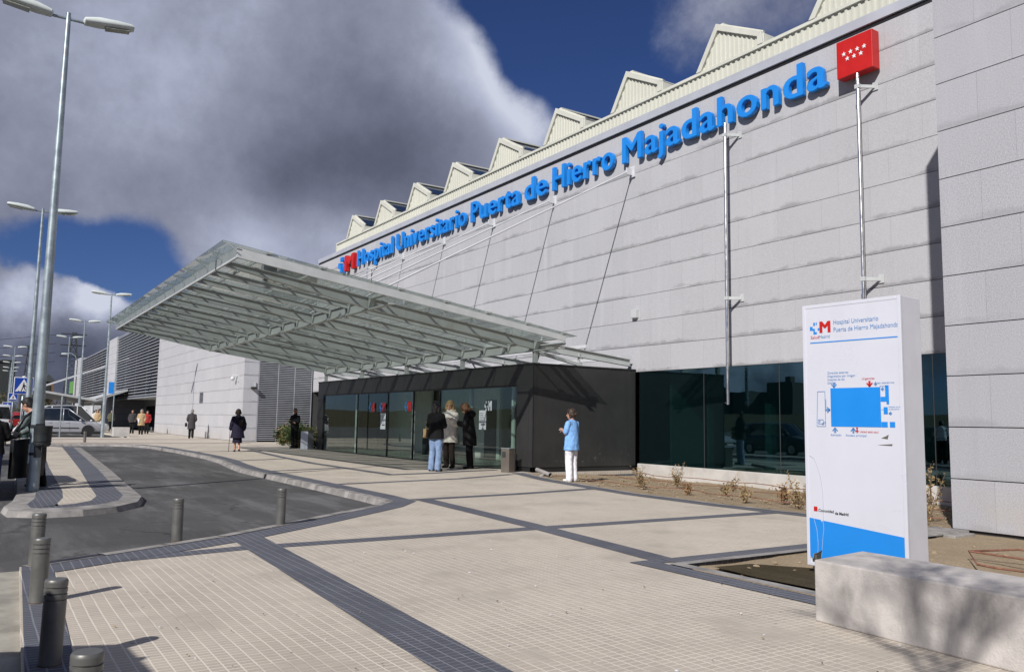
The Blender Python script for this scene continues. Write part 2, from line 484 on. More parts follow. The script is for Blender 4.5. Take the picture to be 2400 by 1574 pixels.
bm = bmesh.new(); bm.from_mesh(pvo.data); bmesh.ops.triangulate(bm, faces=[f for f in bm.faces if len(f.verts) > 4]); bm.to_mesh(pvo.data); bm.free()
struct(pvo)

bd = MB(); z = .004
def band(*pts, w=.28):
    global z
    strip(bd, list(pts), w, z); z += .0003
band((-8.95,.86),(-9.2,2.5),(-9.16,6.36),(-9.08,11.2), w=.27)
band((-13.35,6.65),(-13.62,9.0),(-14.1,11.55), w=.26)
band((-17.15,6.65),(-17.75,10.1),(-18.75,12.3), w=.24)
band((-22.0,6.7),(-22.8,9.0), w=.24)
band((-27.5,7.2),(-28.7,9.4), w=.24)
band((-34.8,7.5),(-35.5,10.0), w=.24)
band((-13.45,6.86),(-11.2,6.68),(-9.18,6.5),(-6.3,6.14), w=.31)
band(*offset_line(KL[3:20], -.33), w=.40)
band((-10.3,2.80),(-8.0,2.69),(-4.1,2.48),(0,2.28),(9,1.8), w=.38)
band(*offset_line(KL[:4], -.14), w=.25)
band(*offset_line(PE, .26), w=.27)
band((-6.36,6.15),(-6.36,11.3), w=.26)
band((-6.5,5.86),(-4.3,5.86),(9,5.86), w=.27)
band((-36.5,10.15),(-35.5,10.05),(-30,9.45),(-25.5,9.08),(-19.5,9.12), w=.26)
band((-19.62,9.12),(-19.9,10.6),(-20.3,11.7),(-20.5,12.9), w=.26)
band((-20.3,9.15),(-20.3,9.16), w=.1)
struct(bd.build('dark_paving_bands', M['band']))
pb = MB(); strip(pb, [(-46.3,1.5),(-46.3,12.9)], .5, .004); strip(pb, [(-53.4,1.5),(-53.4,12.9)], .7, .005)
struct(pb.build('red_paving_bands', M['pinkband']))

kb = MB()
def resample(pts, step):
    out = [V(pts[0])]
    for a, b in zip(pts[:-1], pts[1:]):
        a, b = V(a), V(b); n = max(1, round((b-a).length/step))
        out += [a.lerp(b, (i+1)/n) for i in range(n)]
    return [tuple(p) for p in out]
def kerb(pts, w=.14, top=.008, bot=-.13, slope=.05):
    l = offset_line(pts, -w); r = offset_line(pts, slope)   # travel keeps the pavement on the right
    rk = random.Random(5)
    for i in range(len(pts)-1):
        lp_ = lambda p, q, t: (p[0]+(q[0]-p[0])*t, p[1]+(q[1]-p[1])*t)
        e = .012/max(.1, (V(pts[i+1])-V(pts[i])).length); top = .008+rk.uniform(-.004,.006)
        a, b, c_, d = lp_(pts[i],pts[i+1],e), lp_(pts[i],pts[i+1],1-e), lp_(l[i],l[i+1],1-e), lp_(l[i],l[i+1],e)
        r[i], rn = lp_(r[i],r[i+1],e), r[i+1]
        kb.poly([(*d,top),(*c_,top),(*b,top),(*a,top)])
        kb.poly([(*a,top),(*b,top),(*rn,bot),(*r[i],bot)])
kerb(resample(KL[3:], .9))
kbo = kb.build('kerb', M['kerb'], fix=False); struct(kbo)
ke = MB()
strip(ke, offset_line(PE, .06), .13, .013)
strip(ke, [(-6.16,11.5),(-6.16,6.0)], .12, .015)
strip(ke, [(-6.2,6.06),(-4.6,6.07),(9,6.07)], .14, .017)
struct(ke.build('planter_kerb', M['kerb']))

# cracked concrete apron left of the near bollards
cp = MB(); cp.prism([(-9.0,.46,-.12),(-5.4,.335,-.12),(2,.145,-.12),(9,.05,-.12),(9,-1.2,-.12),(-9.0,-1.2,-.12)], (0,0,.085))
struct(cp.build('concrete_apron', M['patch']))

# traffic island
ISL = [(-42.6,2.75),(-41.5,3.55),(-40.3,3.93),(-32,3.5),(-23.8,3.06),(-18.6,2.73),(-16.0,2.58),(-15.0,2.36),(-14.35,1.95),(-14.02,1.45),(-13.98,.92),(-14.3,.52),(-15.0,.46),(-16.0,.62),(-17.4,.72),(-25,1.0),(-42.4,1.8)]
def inset(poly, d):
    n = len(poly); out = []
    c = V((sum(p[0] for p in poly)/n, sum(p[1] for p in poly)/n))
    for i, p in enumerate(poly):
        a, b = V(poly[i-1]), V(poly[(i+1) % n]); t = (b-a).normalized(); nn = V((-t.y, t.x))
        if nn.dot(c-V(p)) < 0 and abs(nn.dot(c-V(p))) > .01: nn = -nn
        out.append((p[0]+nn.x*d, p[1]+nn.y*d))
    return out
i0, i1, i2 = ISL, inset(ISL, .30), inset(ISL, .72)
im = MB(); n = len(ISL)
io = inset(ISL, -.05)
for i in range(n):
    j = (i+1) % n
    im.mat(0).poly([(*io[i],-.12),(*io[j],-.12),(*i0[j],-.01),(*i0[i],-.01)])
    im.mat(0).poly([(*i0[i],-.01),(*i0[j],-.01),(*i1[j],.012),(*i1[i],.012)])
    im.mat(1).poly([(*i1[i],.012),(*i1[j],.012),(*i2[j],.012),(*i2[i],.012)])
im.mat(2).poly([(*p,.012) for p in i2])
imo = im.build('traffic_island', [M['kerb'], M['band'], M['beige']], fix=False)
bm = bmesh.new(); bm.from_mesh(imo.data); bmesh.ops.triangulate(bm, faces=[f for f in bm.faces if len(f.verts) > 4]); bm.to_mesh(imo.data); bm.free()
struct(imo)

# soil: planting strip along the facade and the bare plot by the info totem
def soil_patch(name, x0, x1, y0, y1, step, amp, zb, inside=None, seed=0):
    nx = int((x1-x0)/step)+1; ny = int((y1-y0)/step)+1
    vs = []; fs = []
    for j in range(ny):
        for i in range(nx):
            x = x0+(x1-x0)*i/(nx-1); y = y0+(y1-y0)*j/(ny-1)
            h = noise.noise(V((x*1.1, y*1.1, seed)))*amp + noise.noise(V((x*5, y*5, seed+3)))*amp*.35
            vs.append((x, y, zb+h+(inside(x, y) if inside else 0)))
    for j in range(ny-1):
        for i in range(nx-1):
            fs.append((j*nx+i, j*nx+i+1, (j+1)*nx+i+1, (j+1)*nx+i))
    m = MB(); m.add(vs, fs); o = m.build(name, M['soil'], fix=False, smooth=True); return struct(o)
def edge_y(x):
    for (a, b) in zip(PE[:-1], PE[1:]):
        if b[0] <= x <= a[0]:
            t = (x-a[0])/(b[0]-a[0]); return a[1]+t*(b[1]-a[1])
    return 11.5 if x > -6.3 else 12.95
def plant(x, y):
    e = y-edge_y(x)
    return -.3 if e < -.05 else (.04 - .17*min(1, e/4.5))
soil_patch('planter_soil', -19.0, -6.3, 11.3, 17.2, .12, .035, -.045, plant, 1)
def plot(x, y):
    d = math.hypot(x+5.3, (y-6.7)*1.3)
    return -.03*math.exp(-(d/1.1)**2) + (-.03 if y < 6.3 else 0)
soil_patch('bare_soil', -6.12, 9, 6.12, 17.0, .12, .022, -.012, plot, 5)
sl = MB(); sl.box(-6.62,-6.12,10.75,11.58,-.2,.035); sl.box(-6.12,-5.95,10.9,11.4,-.2,.025)
tag(sl.build('concrete_slab', M['kerb'], bevel=.01), 'low concrete slab between the planter end and the granite corner block', 'slab')

mp = MB(); mp.poly([(x,y,.004) for x, y in ((-5.9,6.32),(-5.3,6.25),(-4.5,6.3),(-3.9,6.5),(-4.1,6.9),(-4.8,7.2),(-5.4,7.15),(-5.85,6.8))])
mo = mp.build('mud_patch', M['mud'], fix=False); struct(mo)
# clods and pebbles on the soil, specks of litter on the paving
rc = random.Random(21); cl = MB()
for k in range(900):
    if rc.random() < .6:
        x = rc.uniform(-18.5,-6.5); y = rc.uniform(edge_y(x)+.15, 16.9); z0_ = .01 - .17*min(1, (y-edge_y(x))/4.5)
    else:
        x = rc.uniform(-5.9,3); y = rc.uniform(6.3,11.4); z0_ = -.02
    s_ = rc.uniform(.008,.03)*(1.6 if rc.random() < .1 else 1)
    cl.ell((x,y,z0_+s_*.3),(s_*rc.uniform(.7,1.3),s_*rc.uniform(.7,1.3),s_*.7),6,4)
tag(cl.build('soil_clods', M['soil']), 'dry clods and pebbles scattered over the bare soil', 'clods', kind='stuff')
lt = MB()
for k in range(110):
    x = rc.uniform(-8.7,-1.5); y = rc.uniform(.7,5.7); a = rc.uniform(0,3.1); s_ = rc.uniform(.005,.013)
    lt.mat(rc.choice((0,0,1,2))).obox((x,y,.012+s_*.1),(s_*rc.uniform(1,2.4),s_*.8,s_*.35), Matrix.Rotation(a,3,'Z'))
tag(lt.build('litter_specks', [M['bark'], M['leaf_dry'], M['paper']]), 'crumbs, dry leaf bits and cigarette ends on the beige paving', 'litter', kind='stuff')

# hills all round, one terrain sheet with a hole for the site
def terrain():
    m = MB(); na = 120; rs = [150, 170, 210, 260, 340, 460, 700, 1100]
    vs = []; fs = []
    for k, r in enumerate(rs):
        for i in range(na):
            a = 2*math.pi*i/na; x, y = r*math.cos(a), r*math.sin(a)
            # profile: higher bank to the west-south-west and behind the camera
            west = max(0, math.cos(a-R(183)))**6; back = max(0, math.cos(a-R(262)))**3
            hgt = (0, .5, 2, 3.2, 4.5, 6, 7, 7)[k]*(1+.35*west) + (0, 1.5, 4, 5.5, 7, 8, 8, 7)[k]*back*.75
            hgt *= .8 + .55*noise.noise(V((x*.008, y*.008, 2))) + .4*noise.noise(V((x*.035, y*.035, 4)))
            gap = max(0, math.cos(a-R(175)))**60
            vs.append((x, y, -.14 + max(0, hgt*(1-.45*gap))))
    for k in range(len(rs)-1):
        for i in range(na):
            j = (i+1) % na
            fs.append((k*na+i, k*na+j, (k+1)*na+j, (k+1)*na+i))
    m.add(vs, fs); o = m.build('hills', M['hill'], fix=False, smooth=True); return struct(o)
terrain()
# ------------------------------------------------------------------ hospital building
FX0, FX1, FY = -48.5, -6.36, 17.15
bld = empty('hospital_building', (-27, FY, 0), 'long pale granite hospital with saw-tooth roof lights above a dark glass strip', 'building')

def courses(mb, x0, x1, y0, y1, zs, gap=.013, axis='x'):
    """stone courses as slabs with open joints between them; zs = joint heights"""
    for a, b in zip(zs[:-1], zs[1:]):
        mb.box(x0, x1, y0, y1, a+gap/2, b-gap/2)

w = MB()
zs = [3.021 + .798*k for k in range(10)] + [10.86]
zs = [z for z in zs if z < 10.80] + [10.86]
courses(w, FX0, FX1, FY, FY+.06, zs)
w.mat(1).box(FX0, FX1, FY+.06, FY+.4, 3.03, 10.86)
w.build('facade_wall', [M['granite'], M['joint']], bld)
w = MB(); w.box(FX0, FX1, FY-.005, FY+.45, 10.99, 11.24)
w.mat(1).box(FX0, FX1, FY+.05, FY+.4, 10.86, 10.99)
w.build('parapet_cap', [M['cap'], M['black']], bld, bevel=.01)
# corrugated band with real ribs
def ribs(mb, x0, x1, y, z0, z1, pitch=.19, d=.035, top=None):
    """trapezoidal corrugated sheet facing -Y; top(x) may trim its upper edge"""
    pts = []; x = x0
    while x < x1-1e-6:
        for fx, dy in ((0, 0), (.30, 0), (.42, d), (.86, d), (1.0, 0)):
            xx = min(x+fx*pitch, x1); pts.append((xx, y+dy))
        x += pitch
    for (xa, ya), (xb, yb) in zip(pts[:-1], pts[1:]):
        if xb-xa < 1e-5: continue
        ta = top(xa) if top else z1; tb = top(xb) if top else z1
        if max(ta, tb) <= z0: continue
        mb.poly([(xa,ya,z0),(xb,yb,z0),(xb,yb,max(tb,z0)),(xa,ya,max(ta,z0))])
RY = 17.85
w = MB(); ribs(w, FX0+1.3, FX1+3, RY, 11.05, 12.05)
w.mat(1).box(FX0+1.3, FX1+3, RY-.05, RY+.25, 12.05, 12.14)
w.mat(1).box(FX0+1.22, FX0+1.3, RY-.05, RY+14, 11.1, 12.14)
w.build('corrugated_band', [M['cream'], M['cream_frame']], bld, fix=False)
# roof deck behind
w = MB(); w.box(FX0+.1, 5, FY+.45, FY+40, 10.9, 11.04)
w.build('roof_deck', M['cap'], bld)
# saw-tooth roof lights
def rooflight(x0):
    P = [(0,12.141),(.83,13.41),(2.5,12.51),(2.55,12.141)]
    body = MB()
    LEN = 14.0; y0, y1 = RY, RY+LEN
    # solid skins: steep west skin, sloped glazed skin is separate, east kerb wall
    tw = .07
    body.prism([(x0,y0,12.141),(x0+.83,y0,13.41),(x0+.83+.11,y0,13.41-.06),(x0+.12,y0,12.141)], (0,LEN,0))
    body.box(x0+2.44, x0+2.55, y0, y1, 12.141, 12.45)
    b = body.build('rooflight', M['cream_frame'], bld)
    # gable frame
    fr = MB(); t = .13
    poly = [V((x0+p[0], 0, p[1])) for p in P]
    def inn(p, q, r_):
        return p
    c = V((x0+1.45, 0, 12.55))
    ins = [V((x0+.20,0,12.141)), V((x0+.88,0,13.18)), V((x0+2.36,0,12.40)), V((x0+2.36,0,12.141))]
    for i in range(3):
        a, b2 = poly[i], poly[i+1]; d, e = ins[i+1], ins[i]
        fr.prism([(a.x,y0-.07,a.z),(b2.x,y0-.07,b2.z),(d.x,y0-.07,d.z),(e.x,y0-.07,e.z)], (0,.16,0))
    fr.build('gable_frame', M['cream_frame'], b, bevel=.008)
    gp = MB()
    def top(x):
        u = x-x0
        return 12.141 + (u-.20)/.68*1.04 if u < .88 else 13.18-(u-.88)/1.48*.78
    ribs(gp, x0+.21, x0+2.35, y0-.005, 12.141, 13, .17, .03, top)
    gp.build('gable_panel', M['cream'], b, fix=False)
    gl = MB(); sl = (13.41-12.51)/(2.5-.83)
    for k in range(4):
        ya = y0+.2+k*3.45
        gl.prism([(x0+.96,ya,13.35-.02),(x0+2.42,ya,13.35-.02-1.46*sl),(x0+2.42,ya,13.30-1.46*sl),(x0+.96,ya,13.30)], (0,3.35,0))
    gl.build('glazing', M['roof_glass'], b)
    rl = MB()
    rl.bar((x0+.9,y0+.1,13.40),(x0+.9,y1,13.40),.16,.06)
    for k in range(5):
        ya = y0+.12+k*3.42
        rl.bar((x0+.95,ya,13.36),(x0+2.46,ya,13.36-1.51*sl),.08,.07)
    # vents under the eave on the east side
    for k in range(18):
        rl.box(x0+2.555, x0+2.60, y0+.6+k*.7, y0+.75+k*.7, 12.16, 12.4)
    rl.build('glazing_bar', M['cream_frame'], b)
for k in range(13): rooflight(-45.62+4.066*k)

# glass strip and plinth
pl = MB()
pl.box(-19.0, FX1, FY-.10, FY+.3, -.35, .215)
pl.build('plinth', M['concrete'], bld, bevel=.012)
xs = [-19.05,-16.35,-13.75,-12.2,-9.72,-6.36]
for a, b in zip(xs[:-1], xs[1:]):
    m = MB(); m.box(a+.012, b-.012, FY+.02, FY+.04, .215, 3.02)
    p = m.build('window', M['fglass'], bld)
    f = MB(); f.box(b-.02, b+.02, FY+.03, FY+.12, .215, 3.02)
    f.build('mullion', M['joint'], p)
it = MB()
it.mat(0).box(FX0+3, FX1+6, FY+6, FY+6.2, 0, 3.1)
it.mat(1).box(FX0+3, FX1+6, FY+.4, FY+6, -.02, .15)
it.mat(0).box(FX0+3, FX1+6, FY+.4, FY+6, 3.03, 3.2)
for x in (-17.5,-15.2,-12.0,-8.5): it.mat(2).box(x, x+.22, FY+1.2, FY+1.42, .15, 3.05)
it.mat(2).box(-18.2,-18.1,FY+.5,FY+6,.15,3.03)
it.build('interior', [M['interior_dark'], M['interior_floor'], M['interior_wall']], bld)

# granite corner block on the right
m = MB()
zp = [-.02] + [.006 + .7215*k for k in range(1, 17)] + [11.75]
courses(m, FX1, 3.0, 11.6, 17.9, [.03]+zp[1:], .014)
m.mat(1).box(FX1+.05, 2.9, 11.65, 17.8, -.05, 11.7)
m.build('corner_block', [M['granite_pier'], M['joint']], bld)

# ---- left wing
WY = 12.97
m = MB()
zw = [.01] + [.774*k for k in range(1, 14)] + [10.72]
courses(m, -76.2, FX0-.06, WY, WY+.06, zw)
m.mat(2)
for a, b in zip(zw[:-1], zw[1:]): m.box(FX0-.06, FX0, WY, 13.82, a+.0065, b-.0065)
m.mat(1).box(-76.2, FX0-.06, WY+.06, 18, -.05, 10.72)
m.build('wing_wall', [M['granite_wing'], M['joint'], M['granite_side']], bld)
m = MB(); m.box(-76.3, FX0+.03, WY-.03, 18, 10.72, 10.92); m.build('wing_coping', M['cap'], bld, bevel=.01)
# slit in the joint pattern and the small louvred vent
#m = MB(); m.prism([(-66.1,WY-.003,5.4),(-65.85,WY-.003,5.4),(-67.6,WY-.003,3.75),(-67.8,WY-.003,3.75)], (0,.01,0)); m.build('wall_slot', M['joint'], bld)
m = MB()
m.mat(1).box(-59.6,-58.6,WY-.01,WY+.02,2.36,3.08)
for k in range(8): m.mat(0).bar((-59.6,WY-.03,2.42+k*.085),(-58.6,WY-.03,2.42+k*.085),.05,.03)
m.build('wall_vent', [M['louver'], M['louver_dark']], bld)
# louvred return wall between wing and facade
m = MB()
m.mat(1).box(FX0-.12, FX0-.06, 13.84, 17.1, 0, 9.0)
k = 0; zz = .12
while zz < 9.0:
    m.mat(0).bar((FX0-.02,13.86,zz),(FX0-.02,17.08,zz),.05,.048); zz += .108
for y in (13.85, 15.0, 16.0, 17.06): m.mat(0).box(FX0-.05, FX0+.018, y-.02, y+.02, 0, 9.0)
m.mat(0).box(FX0-.05, FX0+.03, 13.82, 17.12, 9.0, 9.1)
m.mat(2).box(FX0-.3, FX0-.06, 13.84, 17.1, 9.1, 10.72)
m.build('louvre_screen', [M['louver'], M['louver_dark'], M['granite_side']], bld)

# louvred bays further left, over recessed openings
def louvre_bay(x0, x1, z0, z1, pitch):
    b = MB(); b.mat(1).box(x0, x1, WY+.22, WY+.3, z0, z1); b.mat(0)
    zz = z0+pitch/2
    while zz < z1:
        b.bar((x0,WY+.1,zz),(x1,WY+.1,zz),.16,pitch*.26, up=(0,.35,1)); zz += pitch
    x = x0+.03
    while x <= x1: b.box(x-.03,x+.03,WY+.16,WY+.2,z0,z1); x += (x1-x0-.06)/4
    b.box(x0,x1,WY,WY+.25,z0-.12,z0); b.box(x0,x1,WY,WY+.25,z1,z1+.12)
    b.build('louvre_bay', [M['louver'], M['louver_dark']], bld)
    r_ = MB(); r_.mat(0).box(x0,x1,WY+3.2,WY+3.3,0,z0); r_.mat(0).box(x0,x1,WY+.3,WY+3.3,z0-.1,z0+.02)
    r_.mat(1).box(x0+2,x0+9,WY+3.15,WY+3.2,.2,2.5)
    r_.build('recess', [M['interior_wall'], M['louver_dark']], bld)
    t = MB(); t.box(x0,x1,WY+.3,WY+6,z0+.1,z1-.02); t.build('upper_storey', M['louver_dark'], bld)
louvre_bay(-102.4,-76.25,3.2,10.1,.29)
m = MB(); courses(m,-109.4,-102.45,WY-.05,WY+6,[.0]+[.774*k for k in range(1,14)]+[10.35]); m.mat(1).box(-109.35,-102.5,WY,WY+5.9,-.05,10.3)
m.build('end_pier', [M['granite_wing'], M['joint']], bld)
louvre_bay(-141,-109.45,3.3,9.6,.34)
m = MB(); courses(m,-150,-141.05,WY-.05,WY+6,[.0]+[.774*k for k in range(1,13)]+[10.2]); m.mat(1).box(-149.9,-141.1,WY,WY+5.9,-.05,10.1)
m.build('end_pier', [M['granite_wing'], M['joint']], bld)

# ------------------------------------------------------------------ dark glazed entrance pavilion
PX0, PX1, PY = -36.75, -19.17, 13.26
pav = empty('entrance_pavilion', (-28, PY, 0), 'low black zinc entrance pavilion with a long glass front under the canopy', 'entrance')
m = MB()
m.mat(0).box(PX0, PX1, PY, PY+.12, 2.50, 3.06)                    # header
m.mat(0).box(-20.02, PX1, PY, PY+.12, .14, 2.50)
m.mat(0).box(PX0, -36.05, PY, PY+.12, .0, 2.50)
m.mat(0).box(PX1-.12, PX1, PY+.12, FY-.02, .14, 3.06)             # right side
m.mat(0).box(PX0, PX0+.12, PY+.12, FY-.02, .0, 3.06)
m.mat(1).box(PX0-.02, PX1+.02, PY-.02, FY-.02, 3.06, 3.11)        # roof trim
m.mat(1).box(PX1-.16, PX1-.03, PY+.03, FY-.02, -.05, .14)
m.mat(1).box(-20.02, PX1-.03, PY+.03, PY+.14, -.05, .14)
m.mat(1).box(PX1-.012, PX1+.012, PY-.012, PY+.012, .14, 3.06)
m.mat(1).box(PX1-.23, PX1-.215, PY-.004, PY+.01, .14, 2.5)
m.build('cladding', [M['zinc'], M['black']], pav, bevel=.006)
m = MB(); m.box(-20.2,-19.95, PY-.04, PY+.02, .03, .5); m.build('door_stop', M['black'], pav, bevel=.01)
GX = [-36.05,-34.75,-33.4,-32.1,-31.05,-30.05,-29.1,-27.9,-26.9]
GR = [-24.85,-23.62,-22.15,-20.02]
def pane(x0, x1, nm='glass_panel', y=PY+.05):
    q = MB(); q.box(x0+.006, x1-.006, y, y+.014, .015, 2.495)
    return q.build(nm, M['eglass'], pav)
panes = []
for i, (a, b) in enumerate(zip(GX[:-1], GX[1:])):
    panes.append(pane(a, b, 'sliding_door' if i in (4, 5, 6, 7) else 'glass_panel', PY+.05+(.03 if i in (4, 5) else 0)))
for i, (a, b) in enumerate(zip(GR[:-1], GR[1:])): panes.append(pane(a, b, 'sliding_door' if i == 0 else 'glass_panel'))
m = MB()
for x in GX+GR:
    if x in (-36.05,-32.1,-29.1,-26.9,-24.85,-20.02): m.box(x-.022, x+.022, PY+.03, PY+.09, 0, 2.5)
m.box(-36.05,-20.02,PY+.03,PY+.10,2.455,2.5); m.box(-36.05,-26.9,PY+.03,PY+.10,.0,.015); m.box(-24.85,-20.02,PY+.03,PY+.10,.0,.015)
m.build('door_frame', M['black'], pav)
for x in (-33.35,-27.85,-23.6,-21.0):                                   # inner steel columns behind the glass
    m = MB(); m.tube([(x,PY+.55,0),(x,PY+.55,3.0)], .075, 14); m.build('column', M['white_steel'], pav, smooth=True, auto=40)
m = MB()
m.mat(1).box(PX0+.12,PX1-.12,PY+.1,FY+5,-.03,.006)
m.mat(0).box(PX0+.12,PX1-.12,PY+.12,FY-.02,2.9,3.05)
m.mat(0).box(-26.9,-25.2,FY-1.2,FY-1.1,.01,2.9); m.mat(2).box(-26.2,-25.4,FY-1.23,FY-1.2,.01,2.2)
m.mat(0).box(-34.8,-31.5,FY-.7,FY-.6,.01,2.9); m.mat(0).box(PX0+.12,PX1-.12,FY-.3,FY-.2,.01,2.9)
m.mat(2).box(-23.4,-21.9,FY-.9,FY-.8,.01,2.3); m.mat(0).box(-22.0,-21.2,FY-1.5,FY-1.4,.01,2.9)
m.mat(2).box(-30.9,-29.5,FY-1.4,FY-1.0,.01,1.05)
m.build('lobby', [M['interior_wall'], M['interior_floor'], M['interior_dark']], pav)

# ------------------------------------------------------------------ canopy
CX0, CX1, CY0, CY1 = -36.35, -17.89, 4.50, 13.44
can = empty('entrance_canopy', (-27.8, 13.4, 0), 'broad butterfly canopy of frosted glass on grey-green steel beams above the entrance', 'canopy')
def ctop(y): return 5.107 - (y-CY0)*.1445          # upper edge of the steel
for (x, w_) in ((CX1, .02), (CX0, .02)):
    m = MB(); s = 1 if x == CX1 else -1
    m.prism([(x,CY0,ctop(CY0)-.235),(x,CY1,ctop(CY1)-.17),(x,CY1,ctop(CY1)),(x,CY0,ctop(CY0))], (-s*.05,0,0))
    m.build('side_fascia', M['steel_light'], can, bevel=.004)
m = MB(); m.prism([(CX0+.052,CY0+.003,ctop(CY0)-.235),(CX0+.052,CY0+.003,ctop(CY0)),(CX0+.052,CY0+.05,ctop(CY0)),(CX0+.052,CY0+.05,ctop(CY0)-.235)], (CX1-CX0-.104,0,0))
m.build('front_fascia', M['steel_light'], can)
BX = [-19.3-4.22*k for k in range(5)]
SX = []
x = BX[0]
for k in range(13): SX.append(-19.3-4.22/3*k)
def ibeam(mb, pts, h, wd, tf=.022, tw=.016):
    """I-beam along a polyline of (x,y,z top) with depth h(i)"""
    for i in range(len(pts)-1):
        a, b = V(pts[i]), V(pts[i+1]); ha, hb = h[i], h[i+1]
        d = V((wd/2,0,0))
        for (zo, zo2) in ((0, 0), (None, None)):
            za = a.z if zo == 0 else a.z-ha+tf; zb = b.z if zo == 0 else b.z-hb+tf
            mb.prism([(a.x-wd/2,a.y,za),(a.x+wd/2,a.y,za),(a.x+wd/2,a.y,za-tf),(a.x-wd/2,a.y,za-tf)], (0,b.y-a.y,0)) if False else None
            vs = []
            for p, z_ in ((a, za), (b, zb)):
                vs += [(p.x-wd/2,p.y,z_-tf),(p.x+wd/2,p.y,z_-tf),(p.x+wd/2,p.y,z_),(p.x-wd/2,p.y,z_)]
            mb.add(vs, [(0,1,2,3),(7,6,5,4),(0,4,5,1),(1,5,6,2),(2,6,7,3),(3,7,4,0)])
        vs = []
        for p, hh in ((a, ha), (b, hb)):
            vs += [(p.x-tw/2,p.y,p.z-hh+tf),(p.x+tw/2,p.y,p.z-hh+tf),(p.x+tw/2,p.y,p.z-tf),(p.x-tw/2,p.y,p.z-tf)]
        mb.add(vs, [(0,1,2,3),(7,6,5,4),(0,4,5,1),(1,5,6,2),(2,6,7,3),(3,7,4,0)])
GY = (8.23, 13.38)                                   # girders along X
for i, x in enumerate(SX):
    main = (i % 3 == 0)
    m = MB()
    y0, y1 = CY0+.05, CY1-.05
    if main:
        zt = lambda y: ctop(y)-.055
        ibeam(m, [(x,y0,zt(y0)),(x,8.23,zt(8.23)),(x,13.42,zt(13.42))], [.13,.30,.26], .13)
        # back span falling to the facade
        ibeam(m, [(x,13.42,zt(13.42)),(x,17.0,3.42)], [.26,.22], .13)
        m.build('main_beam', M['steel'], can)
    else:
        zt = lambda y: ctop(y)-.055
        ibeam(m, [(x,y0,zt(y0)),(x,y1,zt(y1))], [.14,.14], .085, .015, .012)
        m.build('secondary_beam', M['steel'], can)
for y in GY:
    m = MB(); z = ctop(y)-.055
    for k in range(len(SX)-1):
        xa, xb = SX[k], SX[k+1]
        m.box(xb+.05, xa-.05, y-.012, y+.012, z-.29, z-.05)
    m.box(CX0+.1, CX1-.06, y-.07, y+.07, z-.315, z-.29)
    m.box(CX0+.1, CX1-.06, y-.07, y+.07, z-.05, z-.03)
    # splayed end plates: the hexagonal look of the web bays
    for x in SX:
        for s in (-1, 1):
            m.prism([(x+s*.05,y-.06,z-.29),(x+s*.20,y-.06,z-.05),(x+s*.05,y-.06,z-.05)], (0,.12,0))
    m.build('girder', M['steel'], can)
for x in BX:
    m = MB(); zt = ctop(13.4)-.37
    m.box(x-.055, x-.035, 13.34, 13.46, 3.11, zt); m.box(x+.035, x+.055, 13.34, 13.46, 3.11, zt); m.box(x-.035, x+.035, 13.393, 13.407, 3.11, zt)
    m.mat(0).box(x-.11, x+.11, 13.3, 13.5, 3.11, 3.13)
    m.build('post', M['steel'], can)
    m = MB(); m.bar((x,13.5,zt-.02),(x,15.1,3.13),.09,.09)
    m.bar((x,15.0,3.16),(x,15.0,3.5),.06,.06); m.build('brace', M['steel'], can)
m = MB()
for x0_, x1_ in zip(BX[:-1], BX[1:]):
    m.bar((x0_,15.3,3.72),(x1_,15.3,3.72),.10,.10); m.bar((x0_,16.6,3.45),(x1_,16.6,3.45),.10,.10)
    m.bar((x0_,13.6,3.6),(x1_,16.4,3.5),.05,.05)
m.build('rear_purlin', M['white_steel'], can)
# glass panes: 14 x 7 sheets, cantilevered past the front fascia
rnd = random.Random(3)
gx0, gx1 = CX0-.35, CX1+.06
NX = 14; ys = [CY0-.34, 5.2, 6.46, 7.45, 8.44, 9.72, 10.94, 12.19, 13.80]
for i in range(NX):
    xa = gx0+(gx1-gx0)*i/NX+.012; xb = gx0+(gx1-gx0)*(i+1)/NX-.012
    for ya, yb in zip(ys[:-1], ys[1:]):
        ya2, yb2 = ya+.01, yb-.01; dz = .035+rnd.uniform(-.002, .002)
        q = MB(); q.prism([(xa,ya2,ctop(ya2)+dz),(xb,ya2,ctop(ya2)+dz),(xb,yb2,ctop(yb2)+dz),(xa,yb2,ctop(yb2)+dz)], (0,0,.016))
        q.build('glass_pane', M['cglass'], can)
m = MB()
for y in ys[1:-1]:                                    # thin glazing purlins and spider arms
    m.bar((CX0+.05,y,ctop(y)+.012),(CX1-.05,y,ctop(y)+.012),.035,.04)
for i in range(NX+1):
    x = gx0+(gx1-gx0)*i/NX
    m.bar((x,CY0-.02,ctop(CY0)-.10),(x,CY0-.22,ctop(CY0-.22)+.0),.014,.02)
    m.bar((x,CY0-.32,ctop(CY0-.32)+.02),(x,CY0,ctop(CY0)+.02),.012,.02)
for a, b in zip(SX[:-1], SX[1:]):
    for yc in (5.8, 6.9, 10.1, 11.1):
        m.bar((a-.02,yc,ctop(yc)-.18),(a-.36,yc+.5,ctop(yc+.5)-.02),.025,.025)
m.build('glazing_purlin', M['steel'], can)
for y in (5.2,6.46,8.44,9.72,10.94,12.19,13.40):
    m = MB(); m.obox((CX1-.02,y,ctop(y)+.045),(.10,.17,.06)); m.build('clamp', M['steel_light'], can, bevel=.006)
